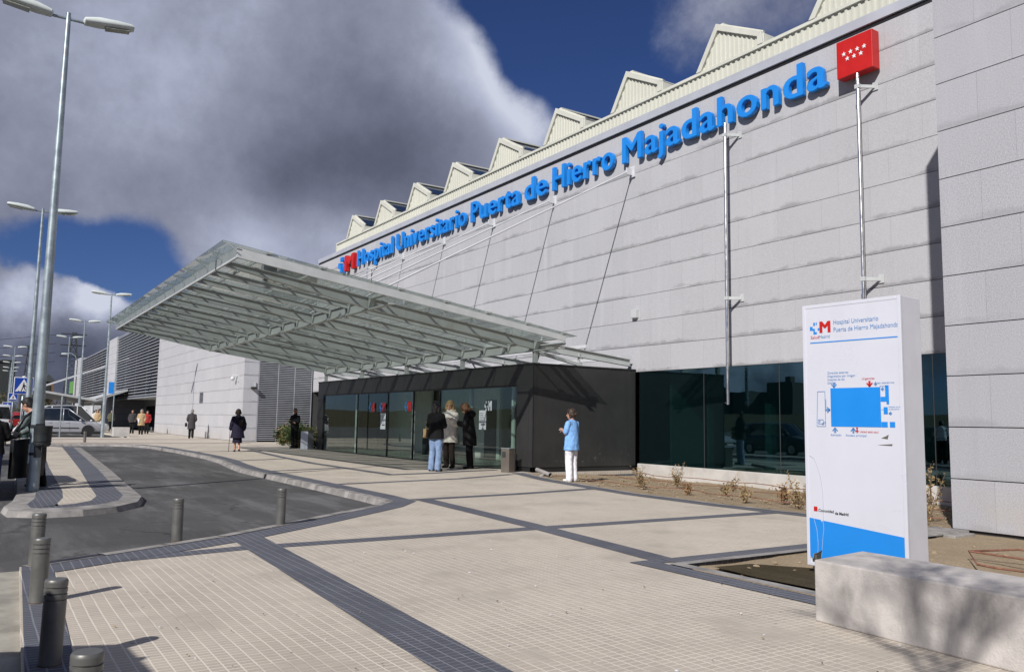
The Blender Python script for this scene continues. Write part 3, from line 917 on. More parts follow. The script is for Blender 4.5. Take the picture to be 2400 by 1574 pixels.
for x in BX:                                          # suspension rods with wall brackets
    m = MB(); pa = (x,16.92,9.44); pb_ = (x,8.12,ctop(8.12)-.05)
    m.tube([pa,pb_], .024, 10)
    d = (V(pb_)-V(pa)); q0 = V(pa)+d*.955; q1 = V(pa)+d*.965
    m.tube([q0,q1], .042, 10)
    r_ = m.build('suspension_rod', M['white_steel'], can, smooth=True, auto=40)
    m = MB(); m.box(x-.11,x+.11,FY-.06,FY,9.28,9.64); m.box(x-.02,x+.02,FY-.30,FY-.06,9.34,9.56); m.build('wall_bracket', M['white_steel'], r_, bevel=.006)
m = MB()
for k in range(13):                                   # gutter pipe behind
    pass
m.tube([(CX0+.6,13.62,3.62),(CX1-.3,13.62,3.62)], .05, 8); m.build('gutter', M['steel_light'], can, smooth=True)
# ------------------------------------------------------------------ lettering
_tc = {}
def text_data(s, bold=0.0, ext=0.0, res=4):
    k = (s, bold, ext, res)
    if k in _tc: return _tc[k]
    cu = bpy.data.curves.new('t', 'FONT'); cu.body = s; cu.size = 1; cu.offset = bold; cu.extrude = ext; cu.resolution_u = res
    o = bpy.data.objects.new('t', cu); COL.objects.link(o)
    dg = bpy.context.evaluated_depsgraph_get(); dg.update()
    me = bpy.data.meshes.new_from_object(o.evaluated_get(dg))
    vs = [tuple(v.co) for v in me.vertices]; fs = [tuple(p.vertices) for p in me.polygons]
    bpy.data.objects.remove(o); bpy.data.curves.remove(cu); bpy.data.meshes.remove(me)
    _tc[k] = (vs, fs); return _tc[k]
def bbox(vs):
    return min(v[0] for v in vs), max(v[0] for v in vs), min(v[1] for v in vs), max(v[1] for v in vs)
def advance(c):
    return bbox(text_data(c+'|')[0])[1] - bbox(text_data('|')[0])[1]
CAPH = bbox(text_data('H')[0])[3]

def put_text(mb, s, origin, ux, uy, cap, width=None, bold=0.0, ext=0.0, align='l', squeeze=.97):
    """flat or extruded text in the plane (ux,uy) at origin (baseline start); scaled to cap height and optional width"""
    vs, fs = text_data(s, bold, ext)
    x0, x1, _, _ = bbox(vs); sy = cap/CAPH; sx = width/(x1-x0) if width else sy*squeeze
    ux, uy = V(ux), V(uy); n = ux.cross(uy)
    off = -x0*sx
    if align == 'c': off = -(x0+x1)/2*sx
    mb.add([V(origin)+ux*(v[0]*sx+off)+uy*(v[1]*sy)+n*(v[2]*sy) for v in vs], fs)
    return (x1-x0)*sx

# ------------------------------------------------------------------ big blue letters on the facade
sign = empty('facade_lettering', (-28, FY, 9.78), 'long row of raised blue letters spelling the hospital name along the facade', 'sign lettering')
SHIFT = ((0,0),(-.024,.004),(.0243,.0037),(-.012,-.0121),(.0123,-.0117),(-.0117,.0139),(.0119,.0143),(-.0233,-.0061),(.0236,-.0057))
def letters(word, x0, x1, zb, cap, parent, depth=.13, bold=.018):
    adv = [0]
    for c in word: adv.append(adv[-1]+advance(c))
    first = bbox(text_data(word[0])[0])[0]-bold
    last = adv[-2]+bbox(text_data(word[-1])[0])[1]+bold
    sx = (x1-x0)/(last-first); sy = cap/(CAPH+2*bold)
    for i, c in enumerate(word):
        vs, fs = text_data(c, 0, .5); m = MB()
        for q, (dx, dz) in enumerate(SHIFT):
            dx *= .75; dz *= .75
            cxm = (min(v[0] for v in vs)+max(v[0] for v in vs))/2
            m.add([(x0+(adv[i]+cxm+(v[0]-cxm)*.93+dx-first)*sx, FY-.06-(depth-.0022*q)*(.5+v[2]), zb+(v[1]+dz+bold)*sy) for v in vs], fs)
        m.build('letter', M['blue'], parent, fix=True)
for wd, a, b in (('Hospital',-41.80,-37.22),('Universitario',-36.80,-29.78),('Puerta',-29.42,-25.62),('de',-25.33,-23.86),('Hierro',-23.53,-20.05),('Majadahonda',-19.68,-11.98)):
    letters(wd, a, b, 9.77, .885, sign)
def cross_polys(w):
    """broken blue cross: left, top and lower arms as stepped blocks"""
    t = w/3
    return [[(0,t),(t,t),(t,0),(2*t,0),(2*t,.55*t),(1.45*t,.55*t),(1.45*t,1.45*t),(.8*t,1.45*t),(.8*t,2*t),(0,2*t)],
            [(t,2.2*t),(1.5*t,2.2*t),(1.5*t,3*t),(t,3*t)], [(2.25*t,.9*t),(3*t,.9*t),(3*t,1.5*t),(2.25*t,1.5*t)],
            [(1.75*t,2.35*t),(2.05*t,2.35*t),(2.05*t,3*t),(1.75*t,3*t)]]
m = MB()
for P in cross_polys(.95): m.prism([(-44.42+x, FY-.06, 9.72+y*.95) for x, y in P], (0,-.2,0))
m.build('cross_emblem', M['blue'], sign)
m = MB(); vs, fs = text_data('M', 0, .5); bb = bbox(vs)
for q, dx in enumerate((0,-.07,.07,-.035,.035)):
    m.add([(-43.38+dx+(v[0]-bb[0])/(bb[1]-bb[0])*1.22, FY-.06-(.2-.0022*q)*(.5+v[2]), 9.73+(v[1]-bb[2])/(bb[3]-bb[2])*.88) for v in vs], fs)
m.build('letter_m', M['red'], sign)

# red emblem panel with seven stars
def star(mb, c, r, y):
    pts = []
    for k in range(10):
        a = math.pi/2 + k*math.pi/5; rr = r if k % 2 == 0 else r*.42
        pts.append((c[0]+rr*math.cos(a), y, c[1]+rr*math.sin(a)))
    mb.prism(pts, (0,-.012,0))
emb = empty('emblem_panel', (-11.15, FY, 9.75), 'square red panel with seven white stars high on the facade', 'emblem sign')
m = MB(); m.box(-11.60,-10.66,FY-.34,FY-.06,9.74,10.66); m.build('panel', M['red'], emb, bevel=.012)
m = MB()
for i in range(4): star(m, (-11.395+i*.178, 10.305), .062, FY-.34)
for i in range(3): star(m, (-11.305+i*.178, 10.165), .062, FY-.34)
m.build('stars', M['white'], emb)
m = MB(); m.box(-11.3,-11.0,FY-.06,FY,10.0,10.4); m.build('wall_fixing', M['steel_light'], emb)

# wall-mounted flag poles
def flagpole(x, z0, z1, zb, label):
    e = empty('flag_pole', (x, FY-.35, z0), label, 'flag pole', 'polished flag poles on the facade')
    m = MB(); m.tube([(x,FY-.35,z0),(x,FY-.35,z1-.06),(x,FY-.35,z1)], [.045,.045,.038], 16); m.build('pole', M['chrome'], e, smooth=True, auto=40)
    for zz in zb:
        m = MB(); m.box(x+.16,x+.30,FY-.03,FY,zz-.09,zz+.11); m.bar((x+.03,FY-.34,zz),(x+.22,FY-.03,zz),.035,.08); m.box(x-.06,x+.06,FY-.40,FY-.30,zz-.05,zz+.05)
        m.build('bracket', M['steel_light'], e, bevel=.006)
    m = MB(); m.tube([(x-.09,FY-.36,z0+.05),(x-.04,FY-.36,z0+.05)], .012, 6); m.build('cleat', M['chrome'], e)
flagpole(-15.13, 1.97, 9.74, (4.84, 9.40), 'polished flag pole below the blue letters, reaching down over the dark glass')
flagpole(-11.05, 1.97, 9.70, (4.80, 9.38), 'polished flag pole right under the red star panel, behind the info totem')
flagpole(-39.9, 1.97, 9.74, (4.84, 9.40), 'far thin flag pole under the word Hospital behind the canopy edge')
m = MB(); m.box(-19.27,-19.05,FY-.13,FY,4.72,4.98); m.mat(0).box(-19.25,-19.07,FY-.11,FY-.01,4.70,4.73)
tag(m.build('wall_box', M['steel_light'], bevel=.01), 'small pale box fixed on the granite facade left of the flag poles', 'wall box')
# dome camera and floodlight on the left wing corner
c = empty('dome_camera', (-50.1, 12.97, 3.85), 'small white dome camera on the left wing wall near its corner', 'camera')
m = MB(); m.ell((-50.1,12.72,3.72),(.13,.13,.13),14,8); m.build('dome', M['white_steel'], c, smooth=True)
m = MB(); m.bar((-50.1,12.72,3.9),(-49.7,12.97,3.9),.06,.06); m.box(-49.78,-49.6,12.93,12.97,3.5,3.95); m.build('arm', M['steel_light'], c)
c = empty('floodlight', (-48.48, 13.5, 3.2), 'small grey floodlight on the shaded return of the left wing', 'floodlight')
m = MB(); m.box(-48.48,-48.12,13.38,13.66,3.1,3.2); m.build('head', M['louver_dark'], c); m = MB(); m.box(-48.48,-48.42,13.58,13.66,3.2,3.5); m.build('bracket', M['steel_light'], c)

# ------------------------------------------------------------------ information totem
tf0, tf1, tb = V((-5.255,6.938,0)), V((-4.236,6.995,0)), None
ux = (tf1-tf0).normalized(); TW = (tf1-tf0).length; uy = V((-ux.y, ux.x, 0)); TH = 2.632
tot = empty('info_totem', (tf0.x, tf0.y, 0), 'tall white information totem with a blue site plan, cracked at the lower left', 'information totem', rz=math.atan2(ux.y, ux.x))
# local frame: x along the face, -y towards the viewer, z up
D = .35
m = MB()
m.mat(1).box(0,TW,.012,D,.075,TH)
m.build('case', [M['totem_white'], M['totem_side']], tot, local=True, bevel=.008)
m = MB()
fw = .035
m.box(0,fw,-.004,.03,.075,TH); m.box(TW-fw,TW,-.004,.03,.075,TH); m.box(fw,TW-fw,-.004,.03,TH-fw,TH); m.box(fw,TW-fw,-.004,.03,.075,.11)
m.build('frame', M['totem_white'], tot, local=True, bevel=.004)
m = MB(); m.box(.06,TW-.06,.05,D-.05,-.1,.075); m.build('base', M['galv'], tot, local=True)
# sheet with the broken lower-left corner
cr = [(.045,1.14),(.10,1.11),(.135,1.03),(.165,.93),(.185,.80),(.19,.66),(.188,.58)]
brk = [(.188,.58),(.185,.50),(.19,.44),(.178,.36),(.172,.30),(.165,.235),(.12,.205),(.08,.195)]
m = MB()
sheet = [(fw,.72)] + [(fw,TH-fw),(TW-fw,TH-fw),(TW-fw,.11),(.15,.11),(.155,.19),(.165,.235),(.12,.205),(.075,.19),(.06,.14),(fw,.16)]
m.prism([(x,.0,z) for x, z in sheet], (0,.010,0)); m.build('printed_sheet', M['totem_white'], tot, local=True)
m = MB(); bt = [(fw,.532),(.155,.522),(.172,.50),(.178,.518),(TW-fw,.452),(TW-fw,.115),(.152,.115),(.158,.19),(.168,.237),(.12,.208),(.075,.193),(.06,.145),(fw,.165)]
m.prism([(x,-.0022,z) for x, z in bt], (0,.0015,0)); m.build('blue_band', M['totem_blue'], tot, local=True)
m = MB(); m.mat(0).poly([(.05,.0105,.105),(.17,.0105,.105),(.17,.0105,.24),(.05,.0105,.24)]); m.mat(1).box(.085,.105,-.002,.008,.11,.18); m.build('broken_hole', [M['interior_dark'], M['bin']], tot, local=True)
m = MB()
for P in (cr, brk[:6]):
    for a, b in zip(P[:-1], P[1:]): m.bar((a[0],-.0025,a[1]),(b[0],-.0025,b[1]),.003,.0045,up=(0,1,0))
for a, b in zip([(.085,.525),(.115,.42),(.125,.30),(.12,.21)][:-1], [(.115,.42),(.125,.30),(.12,.21)]): m.bar((a[0],-.0035,a[1]),(b[0],-.0035,b[1]),.003,.003,up=(0,1,0))
m.build('crack', M['cap'], tot, local=True)
X3, Z3 = V((1,0,0)), V((0,0,1))
def ink(name, mt, fn):
    q = MB(); fn(q); q.build(name, M[mt], tot, local=True, fix=False)
YF = -.003
def T(q, s, x, z, cap, width=None, bold=0.0): put_text(q, s, (x,YF,z), X3, Z3, cap, width, bold)
def rect(q, x0, z0, x1, z1, y=YF): q.poly([(x0,y,z0),(x1,y,z0),(x1,y,z1),(x0,y,z1)])
def f(q):
    for P in cross_polys(.115): q.poly([(.085+x,YF,2.335+y*1.02) for x, y in P])
ink('cross_logo', 'totem_blue', f)
ink('letter_m_logo', 'totem_red', lambda q: [put_text(q, 'M', (.200+d,YF-.0004*k,2.345), X3, Z3, .112, .105) for k, d in enumerate((0,-.008,.008,-.004,.004))])
ink('caption', 'totem_red', lambda q: T(q, 'Salud', .092, 2.29, .030, .092))
ink('caption', 'totem_grey', lambda q: T(q, 'Madrid', .186, 2.29, .030, .115))
ink('title', 'totem_grey', lambda q: T(q, 'Hospital Universitario', .345, 2.415, .044, .46))
ink('title', 'totem_grey', lambda q: T(q, 'Puerta de Hierro Majadahonda', .345, 2.342, .044, .65))
ink('rule', 'totem_blue', lambda q: rect(q, .085, 2.245, .985, 2.255))
def f(q):
    x0, z0, x1, z1 = .295, 1.425, .805, 1.795
    rect(q, x0, z0, x1-.001, z1)
    rect(q, x1, 1.66, .885, 1.705); rect(q, .85, 1.706, .885, 1.81); rect(q, .86, 1.635, .885, 1.659)
    rect(q, .83, 1.545, .87, 1.61); rect(q, x1, 1.425, .865, 1.475); rect(q, .885, 1.425, .935, 1.475)
    rect(q, .81, 1.585, .829, 1.588)
ink('site_plan', 'totem_blue', f)
def arrow(q, x, z, d, s):
    a = {'d':(0,-1),'u':(0,1),'r':(1,0),'l':(-1,0)}[d]; n = (-a[1], a[0]); t = .009*s/.045
    def P(u, v): return (x+a[0]*u+n[0]*v, YF, z+a[1]*u+n[1]*v)
    q.poly([P(-s,-t),P(0,-t),P(0,t),P(-s,t)])
    q.poly([P(0.004,0),P(-.55*s,-.6*s),P(-.75*s,-.45*s),P(-.2*s,0)]); q.poly([P(0.004,0),P(-.2*s,0),P(-.75*s,.45*s),P(-.55*s,.6*s)])
def f(q):
    arrow(q, .335, 1.80, 'd', .05); arrow(q, .76, 1.81, 'd', .032); arrow(q, .288, 1.585, 'r', .05)
    arrow(q, .335, 1.415, 'u', .05); arrow(q, .525, 1.415, 'u', .05); arrow(q, .812, 1.775, 'l', .03); arrow(q, .88, 1.552, 'l', .03)
    for i, s in enumerate(('Consultas externas','Diagnóstico por imagen','Hospital de día','Diálisis')): T(q, s, .268, 1.935-i*.033, .021, (.22,.29,.18,.085)[i])
    T(q, 'Área obstétrica', .75, 1.826, .017, .19); T(q, 'Diálisis', .80, 1.795, .015, .07)
    T(q, 'Admisión', .285, 1.335, .021, .115); T(q, 'Acceso principal', .445, 1.335, .021, .21)
    T(q, 'Hospital de día', .878, 1.605, .014, .115); T(q, 'de psiquiatría', .878, 1.585, .014, .10)
    put_text(q, 'Aparcamiento', (.247,YF,1.60), (0,0,1), (-1,0,0), .013, .09)
    for a, b in (((.14,1.425),(.235,1.425)),((.235,1.425),(.235,1.765)),((.235,1.765),(.155,1.765)),((.155,1.765),(.14,1.425)),((.155,1.45),(.21,1.45)),((.21,1.45),(.21,1.49)),((.21,1.49),(.155,1.49)),((.155,1.49),(.155,1.45))):
        q.bar((a[0],YF,a[1]),(b[0],YF,b[1]),.004,.002,up=(0,1,0))
    T(q, 'P', .165, 1.458, .022, None, .03)
    for cx_, cz_ in ((.205,1.448),(.222,1.46)):
        for k in range(8):
            a0, a1 = k*math.pi/4, (k+1)*math.pi/4
            q.bar((cx_+.009*math.cos(a0),YF,cz_+.009*math.sin(a0)),(cx_+.009*math.cos(a1),YF,cz_+.009*math.sin(a1)),.003,.002,up=(0,1,0))
ink('plan_caption', 'totem_grey', f)
def f(q):
    T(q, 'Urgencias', .625, 1.868, .021, .125); arrow(q, .70, 1.80, 'd', .055); T(q, 'Usted está aquí', .59, 1.372, .020, .185)
    q.poly([(.563+.010*math.cos(k*math.pi/5),YF,1.412+.010*math.sin(k*math.pi/5)) for k in range(10)]); arrow(q, .563, 1.398, 'u', .03)
ink('plan_caption', 'totem_red', f)
def f(q):
    q.poly([(.80,YF,1.325),(.86,YF,1.318),(.872,YF,1.36),(.845,YF,1.345)]); q.poly([(.76,YF,1.262),(.90,YF,1.258),(.905,YF,1.275),(.85,YF,1.270)])
ink('peeled_patch', 'bin', f)
ink('footer_logo', 'totem_red', lambda q: rect(q, .085, .60, .125, .645))
def f(q):
    T(q, 'Comunidad', .135, .600, .026, .165, .02); T(q, 'de Madrid', .312, .588, .026, .14, .03)
ink('footer', 'ink', f)

# ------------------------------------------------------------------ bench block, slabs, rebar
b = MB(); b.prism([(-3.938,5.275,.0),(4.5,4.95,.0),(4.5,5.68,.0),(-4.02,5.99,.0)], (0,0,.4424))
o = b.build('concrete_bench', M['bench'], bevel=.012); tag(o, 'long pale concrete bench block in front of the info totem', 'bench')
def bent(pts, r=.012, name='rebar_hoop', label='', n=6):
    m = MB(); m.tube(pts, r, n); return tag(m.build(name, M['rebar'], smooth=True), label, 'rebar')
bent([(-4.85,9.20,.10),(-4.4,9.28,.17),(-3.5,9.6,.17),(-2,10.1,.12)], label='upper rusty bar of the bent rebar lying on bare soil')
bent([(-2.6,8.72,.07),(-4.30,8.62,.05),(-4.48,8.60,.06),(-4.86,9.16,.10),(-4.7,9.12,.105),(-2.5,9.15,.08)], label='rusty bent rebar hoop lying on bare soil behind the bench')

# ------------------------------------------------------------------ bollards
def bollard_proto():
    e = empty('bollard', (0,0,0), '', 'bollard', 'grey ringed bollards along the kerb')
    m = MB(); m.lathe([(.0615,0),(.0615,.014)], n=24); m.build('foot_collar', M['rust'], e, smooth=True, auto=40, local=True)
    m = MB(); prof = [(.0605,.014),(.0605,.365)]
    for z0 in (.375,.408,.441): prof += [(.054,z0-.007),(.054,z0),(.0615,z0+.001),(.0615,z0+.024)]
    prof += [(.0615,.472),(.056,.482),(.0,.485)]
    m.lathe(prof, n=28); m.build('post', M['bollard'], e, smooth=True, auto=35, local=True)
    return e
bp = bollard_proto()
BOL = [(-10.95,3.50,'grey bollard by the road kerb, farthest right of the near ones'),(-10.04,2.02,'grey bollard alone on the kerb between the road and the near corner'),
       (-9.03,.565,'grey bollard half hidden behind two nearer ones at the left corner'),(-7.25,.49,'grey bollard with rusty foot, middle of the left row'),
       (-5.44,.45,'near grey bollard with its lower half in shadow'),(-3.74,.437,'nearest bollard, only its shaded top showing at the bottom edge'),
       (-47.7,4.8,'far bollard in front of the silver car'),(-49.2,3.22,'far bollard just right of the lamp post'),(-44.9,1.2,'far bollard behind the parked dark car')]
for i, (x, y, lb) in enumerate(BOL):
    o = bp if i == 0 else copy_tree(bp)
    o.location = (x, y, 0); o['label'] = lb
    if i > 5: o.scale = (1.15,1.15,1.15)
    o.rotation_euler = (R(random.uniform(-1,1)), R(random.uniform(-1,1)), random.uniform(0,6))
m = MB(); m.lathe([(.05,0),(.05,.42),(.03,.45),(.0,.46)], c=(-56.1,12.7,0), n=12); tag(m.build('bollard', M['bollard'], smooth=True, auto=40), 'small dark post against the left wing wall between the two walking women', 'bollard')
m = MB(); m.lathe([(.05,0),(.05,.42),(.03,.45),(.0,.46)], c=(-75.4,12.6,0), n=12); tag(m.build('bollard', M['bollard'], smooth=True, auto=40), 'small dark post at the far end of the plain wing wall', 'bollard')

# ------------------------------------------------------------------ street lamps
def lamp_proto(H=9.15):
    e = empty('street_lamp', (0,0,0), '', 'street lamp', 'galvanised twin-headed street lamps')
    m = MB(); m.tube([(0,0,0),(0,0,1.0),(0,0,H*.55),(0,0,H+.05)], [.108,.102,.075,.045], 18); m.build('post', M['galv'], e, smooth=True, auto=40, local=True)
    m = MB(); m.tube([(0,-.40,H+.0),(0,.40,H+.0)], .028, 10); m.tube([(0,0,H+.05),(0,0,H+.12)], .04, 10); m.build('cross_arm', M['galv'], e, smooth=True, auto=40, local=True)
    for s in (-1, 1):
        m = MB()
        # tapering shell with flat lens below
        rings = []
        for t, wv, hv, lo in ((0,.04,.03,-.02),(.03,.12,.08,-.07),(.28,.15,.125,-.085),(.60,.145,.115,-.075),(.86,.13,.085,-.06),(.92,.10,.06,-.045)):
            y = s*(.26+t); ring = []
            for k in range(16):
                a = 2*math.pi*k/16; zz = math.sin(a)
                ring.append(V((wv*math.cos(a), y, H+.03 + (hv*zz if zz > 0 else -lo*zz*1.0) + s*0 + .10*t)))
            rings.append(ring)
        m.loft(rings); hd = m.build('lamp_head', M['lamp_shell'], e, smooth=True, auto=50, local=True)
        m = MB(); m.prism([(-.10,s*.66,H-.008),(.10,s*.66,H-.008),(.09,s*1.10,H+.044),(-.09,s*1.10,H+.044)], (0,0,-.022)); m.build('lens', M['lamp_lens'], hd, local=True)
    m = MB(); m.box(-.05,.05,-.112,-.09,.5,.85); m.build('service_door', M['galv'], e, local=True)
    return e
lp = lamp_proto()
LAMPS = [(-17.67,.97,'nearest tall galvanised twin-headed lamp post, a bin strapped to it'),(-35.62,1.60,'second twin-headed lamp post, half hidden behind the nearest one'),
         (-57.94,6.80,'twin-headed lamp post right of the silver car, seen under the canopy tip'),(-76.4,7.1,'twin-headed lamp post in front of the far louvred bay'),(-93.4,7.4,'twin-headed lamp post in front of the lattice pylon'),
         (-112.1,3.3,'tallest of the far twin-headed lamp posts at the left edge'),(-130.1,3.65,'far twin-headed lamp post, second of the far left cluster'),(-146.7,4.05,'far twin-headed lamp post, third of the far left cluster'),
         (-163.5,4.45,'far twin-headed lamp post, fourth of the far left cluster'),(-177,4.7,'farthest and lowest twin-headed lamp post')]
for i, (x, y, lb) in enumerate(LAMPS):
    o = lp if i == 0 else copy_tree(lp)
    o.location = (x, y, .01 if i < 2 else 0); o['label'] = lb
# small single lamp far away
e = empty('small_lamp', (-118, 10.4, 0), 'small lamp with a curved arm in front of the far louvred bay', 'street lamp')
m = MB(); m.tube([(-118,10.4,0),(-118,10.4,8.3),(-118,10.1,8.9),(-118,9.6,9.2),(-118,9.2,9.15)], .07, 8); m.build('post', M['galv'], e, smooth=True)
m = MB(); m.ell((-118,8.95,9.08),(.18,.45,.12)); m.build('lamp_head', M['lamp_shell'], e, smooth=True)
# litter bin strapped to the first lamp
e = empty('litter_bin', (-17.55,1.06,.9), 'dark plastic litter bin strapped to the nearest lamp post', 'litter bin')
cxb, cyb = -17.46, 1.06
m = MB(); m.lathe([(.11,.82),(.14,.85),(.15,1.0),(.153,1.17),(.157,1.18),(.157,1.205),(.145,1.205),(.135,1.1),(.12,.88)], c=(cxb,cyb,0), n=28); m.build('bucket', M['green_plastic'], e, smooth=True, auto=40)
m = MB()
for z_ in (.92,1.07): m.lathe([(.145,z_-.006),(.157,z_-.005),(.157,z_+.005),(.145,z_+.006)], c=(cxb,cyb,0), n=28)
for k in range(14):
    a = k*2*math.pi/14; m.obox((cxb+.143*math.cos(a),cyb+.143*math.sin(a),.87),(.014,.014,.014))
m.build('hoop', M['black'], e)
m = MB(); m.box(-17.62,-17.54,.94,1.06,.62,1.24); m.tube([(-17.67,.97,.66),(-17.67,.97,.71)], .115, 14); m.tube([(-17.67,.97,1.16),(-17.67,.97,1.22)], .113, 14); m.build('mount', M['green_plastic'], e)

# ------------------------------------------------------------------ bins and planters at the door
e = empty('ashtray_bin', (-19.56,12.69,0), 'square brown-grey steel bin at the right end of the glass front', 'litter bin', rz=R(20))
m = MB(); m.box(-.14,.14,-.14,.14,.0,.66); m.build('body', M['bin'], e, local=True, bevel=.008)
m = MB(); m.box(-.145,-.138,-.10,.10,.44,.60); m.box(-.10,.02,-.148,-.139,.42,.58); m.build('opening', M['interior_dark'], e, local=True)
m = MB(); m.box(-.146,.146,-.146,.146,.66,.68); m.build('lid', M['galv'], e, local=True, bevel=.004)
e = empty('grey_post_bin', (-37.1,12.95,0), 'plain slate-grey box bin beside the shrubs left of the entrance', 'litter bin', rz=R(25))
m = MB(); m.box(-.23,.23,-.2,.2,0,.82); m.build('body', M['cap'], e, local=True, bevel=.01); m = MB(); m.box(-.24,.24,-.21,.21,.82,.85); m.build('rim', M['bin'], e, local=True)
m = MB(); m.prism([(-61.2,7.75,0),(-60.4,7.75,0),(-60.4,8.75,0),(-61.2,8.75,0)], (0,0,.62)); tag(m.build('concrete_block', M['concrete'], bevel=.02), 'white concrete block on the far pavement beside the silver car', 'block')

# door stickers and notices
def door_logo(x, z, k, w=.52, h=.36):
    e = empty('door_sticker', (x, PY, z), ('blue and red logo sticker on the leftmost sliding door','blue and red logo sticker on the second sliding door, above a notice','blue and red logo sticker right beside the open doorway','pale logo sticker on the right-hand glass above a notice')[k], 'sticker')
    y = PY+.045
    m = MB()
    for P in cross_polys(w*.46): m.poly([(x-w*.5+px, y, z-h/2+pz*h/(w*.46)) for px, pz in P])
    m.build('cross', M['totem_blue'] if k < 3 else M['paper'], e, fix=False)
    m = MB()
    for kk, dd in enumerate((0,-.03,.03)): put_text(m, 'M', (x+.03+dd,y-.0004*kk,z-h/2), X3, Z3, h, w*.42)
    m.build('letter_m', M['totem_red'] if k < 3 else M['paper'], e, fix=False)
door_logo(-30.66,1.90,0); door_logo(-29.6,1.90,1); door_logo(-27.36,1.92,2); door_logo(-21.7,1.9,3,.40,.3)
def notice(x, z, w, h, label):
    m = MB(); m.box(x-w/2,x+w/2,PY+.036,PY+.042,z-h/2,z+h/2)
    e = m.build('paper_notice', M['paper']); tag(e, label, 'notice', 'paper notices on the glass')
    q = MB()
    for k in range(6): q.box(x-w*.38, x+w*random.uniform(.1,.4), PY+.0345, PY+.036, z+h*(.34-.09*k), z+h*(.36-.09*k))
    q.box(x-w*.2,x+w*.4,PY+.0345,PY+.036,z-h*.27,z-h*.2)
    c = q.build('print', M['ink']); c.parent = e
notice(-29.50,1.36,.46,.62,'small white notice taped on the second sliding door'); notice(-22.0,1.46,.42,.60,'larger white notice on the glass right of the three women')
# drain pipe stub in the planter
e = empty('drain_pipe', (-17.9,12.85,.05), 'grey plastic pipe stub poking out of the planter soil by the pavilion corner', 'pipe')
m = MB()
a, b2 = V((-18.35,12.85,.14)), V((-17.55,12.72,.05)); m.tube([a,b2],.055,14,caps=False); m.tube([b2,a],.046,14,caps=False); m.build('pipe', M['pipe'], e, smooth=True)
m = MB(); m.tube([(-17.9,12.8,.06),(-17.75,12.5,-.03)], .045, 10); m.build('branch', M['pipe'], e, smooth=True)
# irrigation hoses
for k, yy in enumerate((12.75,14.2,15.4)):
    m = MB(); pts = [(-17.5+i*.55, yy+.12*math.sin(i*.9+k)+.05*math.sin(i*2.3), .03+.02*math.sin(i*1.7)+(.03 if k==2 else 0)) for i in range(20)]
    m.tube(pts, .010, 6); tag(m.build('irrigation_hose', M['rebar'], smooth=True), ('thin brown irrigation hose nearest the pavement','middle brown irrigation hose across the planter','brown irrigation hose nearest the plinth')[k], 'hose', 'irrigation hoses in the planter')
# ------------------------------------------------------------------ people
def remesh(mb, voxel, smooth_it=2):
    """fuse overlapping closed shapes into one continuous skin"""
    me = mb.mesh('tmp'); bm = bmesh.new(); bm.from_mesh(me); bmesh.ops.recalc_face_normals(bm, faces=bm.faces); bm.to_mesh(me); bm.free()
    o = bpy.data.objects.new('tmp', me); COL.objects.link(o)
    r = o.modifiers.new('r', 'REMESH'); r.mode = 'VOXEL'; r.voxel_size = voxel
    s = o.modifiers.new('s', 'SMOOTH'); s.factor = .5; s.iterations = smooth_it
    dg = bpy.context.evaluated_depsgraph_get(); dg.update()
    out = bpy.data.meshes.new_from_object(o.evaluated_get(dg))
    bpy.data.objects.remove(o); bpy.data.meshes.remove(me)
    out.polygons.foreach_set('use_smooth', [True]*len(out.polygons))
    return out

SK = mat('skin', (.46,.25,.17), .5, var=.08, scale=8)
def cloth(name, col, rough=.85, var=.18):
    return mat(name, col, rough, spec=.25, var=var, scale=9, bump=.15, bscale=14)
HAIR = {k: mat('hair_'+k, c, .6, var=.35, scale=14) for k, c in dict(black=(.012,.010,.009), brown=(.035,.018,.010), blonde=(.30,.19,.08), auburn=(.14,.06,.025), grey=(.25,.23,.21)).items()}

def cone(mb, p0, r0, p1, r1, n=12):
    p0, p1 = V(p0), V(p1); d = p1-p0
    if d.length < 1e-5: return
    u = d.normalized(); rings = []
    for t in (-.85, -.5, 0):   # rounded ends
        k = math.sqrt(max(.02, 1-t*t)); rings.append((p0+u*(t*r0), r0*k))
    for t in (0, .5, .85):
        k = math.sqrt(max(.02, 1-t*t)); rings.append((p1+u*(t*r1), r1*k))
    mb.loft([mb.ring(c, u, r, n) for c, r in rings])

